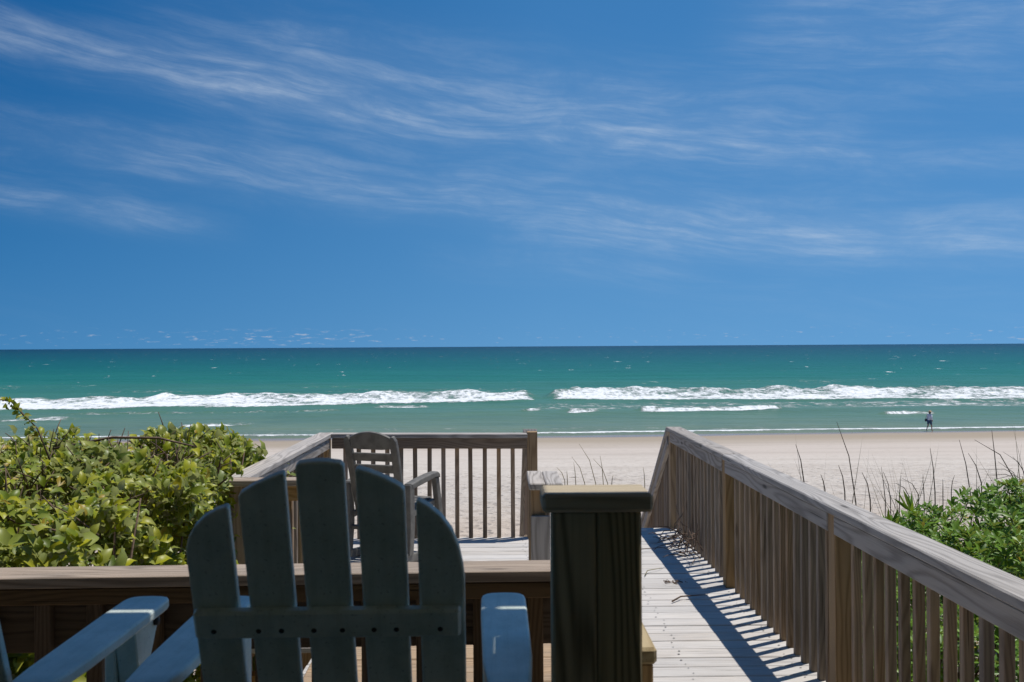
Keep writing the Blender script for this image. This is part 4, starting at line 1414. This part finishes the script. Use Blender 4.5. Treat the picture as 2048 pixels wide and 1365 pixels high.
t = empty('leaf_litter', (1.2, 6.75, 0.001), 0, 'small dark clump of leaf litter on the boardwalk in the rail shadow', 'debris')
for k in range(26):
    p = Vector((1.21 + random.gauss(0, 0.035), 6.78 + random.gauss(0, 0.03), 0.006 + abs(random.gauss(0, 0.006))))
    d = Vector((random.gauss(0, 1), random.gauss(0, 1), random.gauss(0.1, 0.2))).normalized() * 0.03
    lf.append(([p, p + d], [0.003, 0.0015]))
V, F = tube_data(lf, 4)
tag(link('litter', mesh_from('litter', V, F, M_TWIG), t), kind='stuff')

# ------------------------------------------------------------------ person walking at the water's edge


def skin_mesh(name, joints, edges, root, mat, parent, sub=2):
    me = bpy.data.meshes.new(name)
    names = list(joints)
    me.from_pydata([joints[n][0] for n in names], [(names.index(a), names.index(b)) for a, b in edges], [])
    o = link(name, me, parent, world_m(parent))
    md = o.modifiers.new('skin', 'SKIN')
    md.use_smooth_shade = True
    lay = me.skin_vertices[0] if me.skin_vertices else None
    if lay is None:
        bpy.context.view_layer.objects.active = o
        bpy.ops.mesh.customdata_skin_add()
        lay = me.skin_vertices[0]
    for i, n in enumerate(names):
        r = joints[n][1]
        lay.data[i].radius = r if isinstance(r, tuple) else (r, r)
        lay.data[i].use_root = (n == root)
    sd = o.modifiers.new('sub', 'SUBSURF')
    sd.levels = sub
    sd.render_levels = sub
    me.materials.append(mat)
    return o


def person():
    Yp = 79.2
    Xp = (1862 - 1000) / F_PX * Yp
    gz = float(ground_z(np.array([Xp]), np.array([Yp]))[0])
    t = empty('person', (Xp, Yp, gz), R(-55), 'person in pale shirt, navy shorts and straw hat walking at the water edge', 'person')
    # local: +Y is the walking direction, +X the person's right
    J = {
        'pelvis': ((0, 0, 0.90), (0.14, 0.11)), 'waist': ((0, 0.01, 1.05), (0.125, 0.095)), 'chest': ((0, 0.03, 1.24), (0.145, 0.10)),
        'neckb': ((0, 0.05, 1.38), (0.075, 0.065)), 'neck': ((0, 0.07, 1.44), 0.05), 'head': ((0, 0.10, 1.53), (0.075, 0.092)), 'crown': ((0, 0.10, 1.61), (0.062, 0.075)),
        'shr': ((0.165, 0.03, 1.35), 0.055), 'elr': ((0.225, -0.05, 1.10), 0.040), 'wrr': ((0.235, 0.06, 0.88), 0.028), 'har': ((0.235, 0.09, 0.80), 0.034),
        'shl': ((-0.165, 0.04, 1.35), 0.055), 'ell': ((-0.215, 0.03, 1.10), 0.040), 'wrl': ((-0.215, 0.15, 0.90), 0.028), 'hal': ((-0.21, 0.19, 0.83), 0.034),
        'hipr': ((0.09, 0.0, 0.84), 0.092), 'knr': ((0.10, 0.14, 0.47), 0.058), 'anr': ((0.10, 0.19, 0.085), 0.038), 'tor': ((0.105, 0.33, 0.035), 0.034),
        'hipl': ((-0.09, 0.0, 0.84), 0.092), 'knl': ((-0.10, -0.03, 0.48), 0.058), 'anl': ((-0.10, -0.27, 0.15), 0.038), 'tol': ((-0.105, -0.17, 0.04), 0.034),
    }
    E = [('pelvis', 'waist'), ('waist', 'chest'), ('chest', 'neckb'), ('neckb', 'neck'), ('neck', 'head'), ('head', 'crown'), ('chest', 'shr'), ('shr', 'elr'), ('elr', 'wrr'), ('wrr', 'har'),
         ('chest', 'shl'), ('shl', 'ell'), ('ell', 'wrl'), ('wrl', 'hal'), ('pelvis', 'hipr'), ('hipr', 'knr'), ('knr', 'anr'), ('anr', 'tor'), ('pelvis', 'hipl'), ('hipl', 'knl'), ('knl', 'anl'), ('anl', 'tol')]
    skin_mesh('body', J, E, 'pelvis', M_SKIN, t)

    def sub(keys, g, extra=None):
        d = {}
        for k in keys:
            p, r = J[k]
            r = (r, r) if not isinstance(r, tuple) else r
            d[k] = (p, (r[0] + g, r[1] + g))
        if extra:
            d.update(extra)
        return d
    lerp = lambda a, b, f: tuple(J[a][0][i] * (1 - f) + J[b][0][i] * f for i in range(3))
    sh = sub(['waist', 'chest', 'neckb', 'shr', 'elr', 'shl', 'ell'], 0.030, {'hem': ((0, 0.0, 0.86), (0.185, 0.15)), 'cr': (lerp('elr', 'wrr', 0.8), 0.05), 'cl': (lerp('ell', 'wrl', 0.8), 0.05)})
    skin_mesh('shirt', sh, [('hem', 'waist'), ('waist', 'chest'), ('chest', 'neckb'), ('chest', 'shr'), ('shr', 'elr'), ('elr', 'cr'), ('chest', 'shl'), ('shl', 'ell'), ('ell', 'cl')], 'chest', M_SHIRT, t)
    so = sub(['pelvis', 'hipr', 'hipl'], 0.022, {'tr': (lerp('hipr', 'knr', 0.85), 0.088), 'tl': (lerp('hipl', 'knl', 0.85), 0.088)})
    skin_mesh('shorts', so, [('pelvis', 'hipr'), ('hipr', 'tr'), ('pelvis', 'hipl'), ('hipl', 'tl')], 'pelvis', M_SHORTS, t)
    W = world_m(t)
    lathe('hat', [(0.20, 1.585), (0.215, 1.592), (0.12, 1.605), (0.108, 1.62), (0.10, 1.68), (0.07, 1.705), (0.0, 1.71)], M_HAT, W @ Matrix.Translation((0, 0.10, 0)), t, 18)
    lathe('hair', [(0.045, 1.43), (0.08, 1.47), (0.088, 1.54), (0.085, 1.60), (0.05, 1.62)], M_HAIR, W @ Matrix.Translation((0, 0.07, 0)), t, 14)
    for s in (-1, 1):
        lathe('ear', [(0.0, -0.03), (0.012, -0.02), (0.014, 0.0), (0.012, 0.02), (0.0, 0.03)], M_SKIN, W @ Matrix.Translation((s * 0.092, 0.10, 1.52)), t, 8)
    tubes('nose', [([W @ Vector((0, 0.185, 1.545)), W @ Vector((0, 0.215, 1.515)), W @ Vector((0, 0.19, 1.505))], [0.008, 0.014, 0.008])], M_SKIN, t, 6)
    # hand-held bag hanging at the left side is carried, so it is its own thing
    b = empty('shoulder_bag', W @ Vector((-0.27, -0.05, 0.80)), R(-55), 'small dark bag hanging at the walking person\'s side', 'bag')
    Wb = world_m(b)
    prism('pouch', M_BAG, [(-0.11, 0.0), (0.11, 0.0), (0.125, 0.10), (0.11, 0.21), (-0.11, 0.21), (-0.125, 0.10)], 0.09, Wb @ rot_basis((0, 0, 0), (0, 1, 0), (0, 0, 1), (1, 0, 0)), b, 0.02, 2)
    tubes('strap', [([Wb @ Vector(p) for p in ((0, -0.09, 0.20), (0.05, -0.06, 0.40), (0.085, 0.05, 0.58), (0.07, 0.10, 0.45), (0, 0.09, 0.20))], [0.012] * 5)], M_BAG, b, 5)


person()
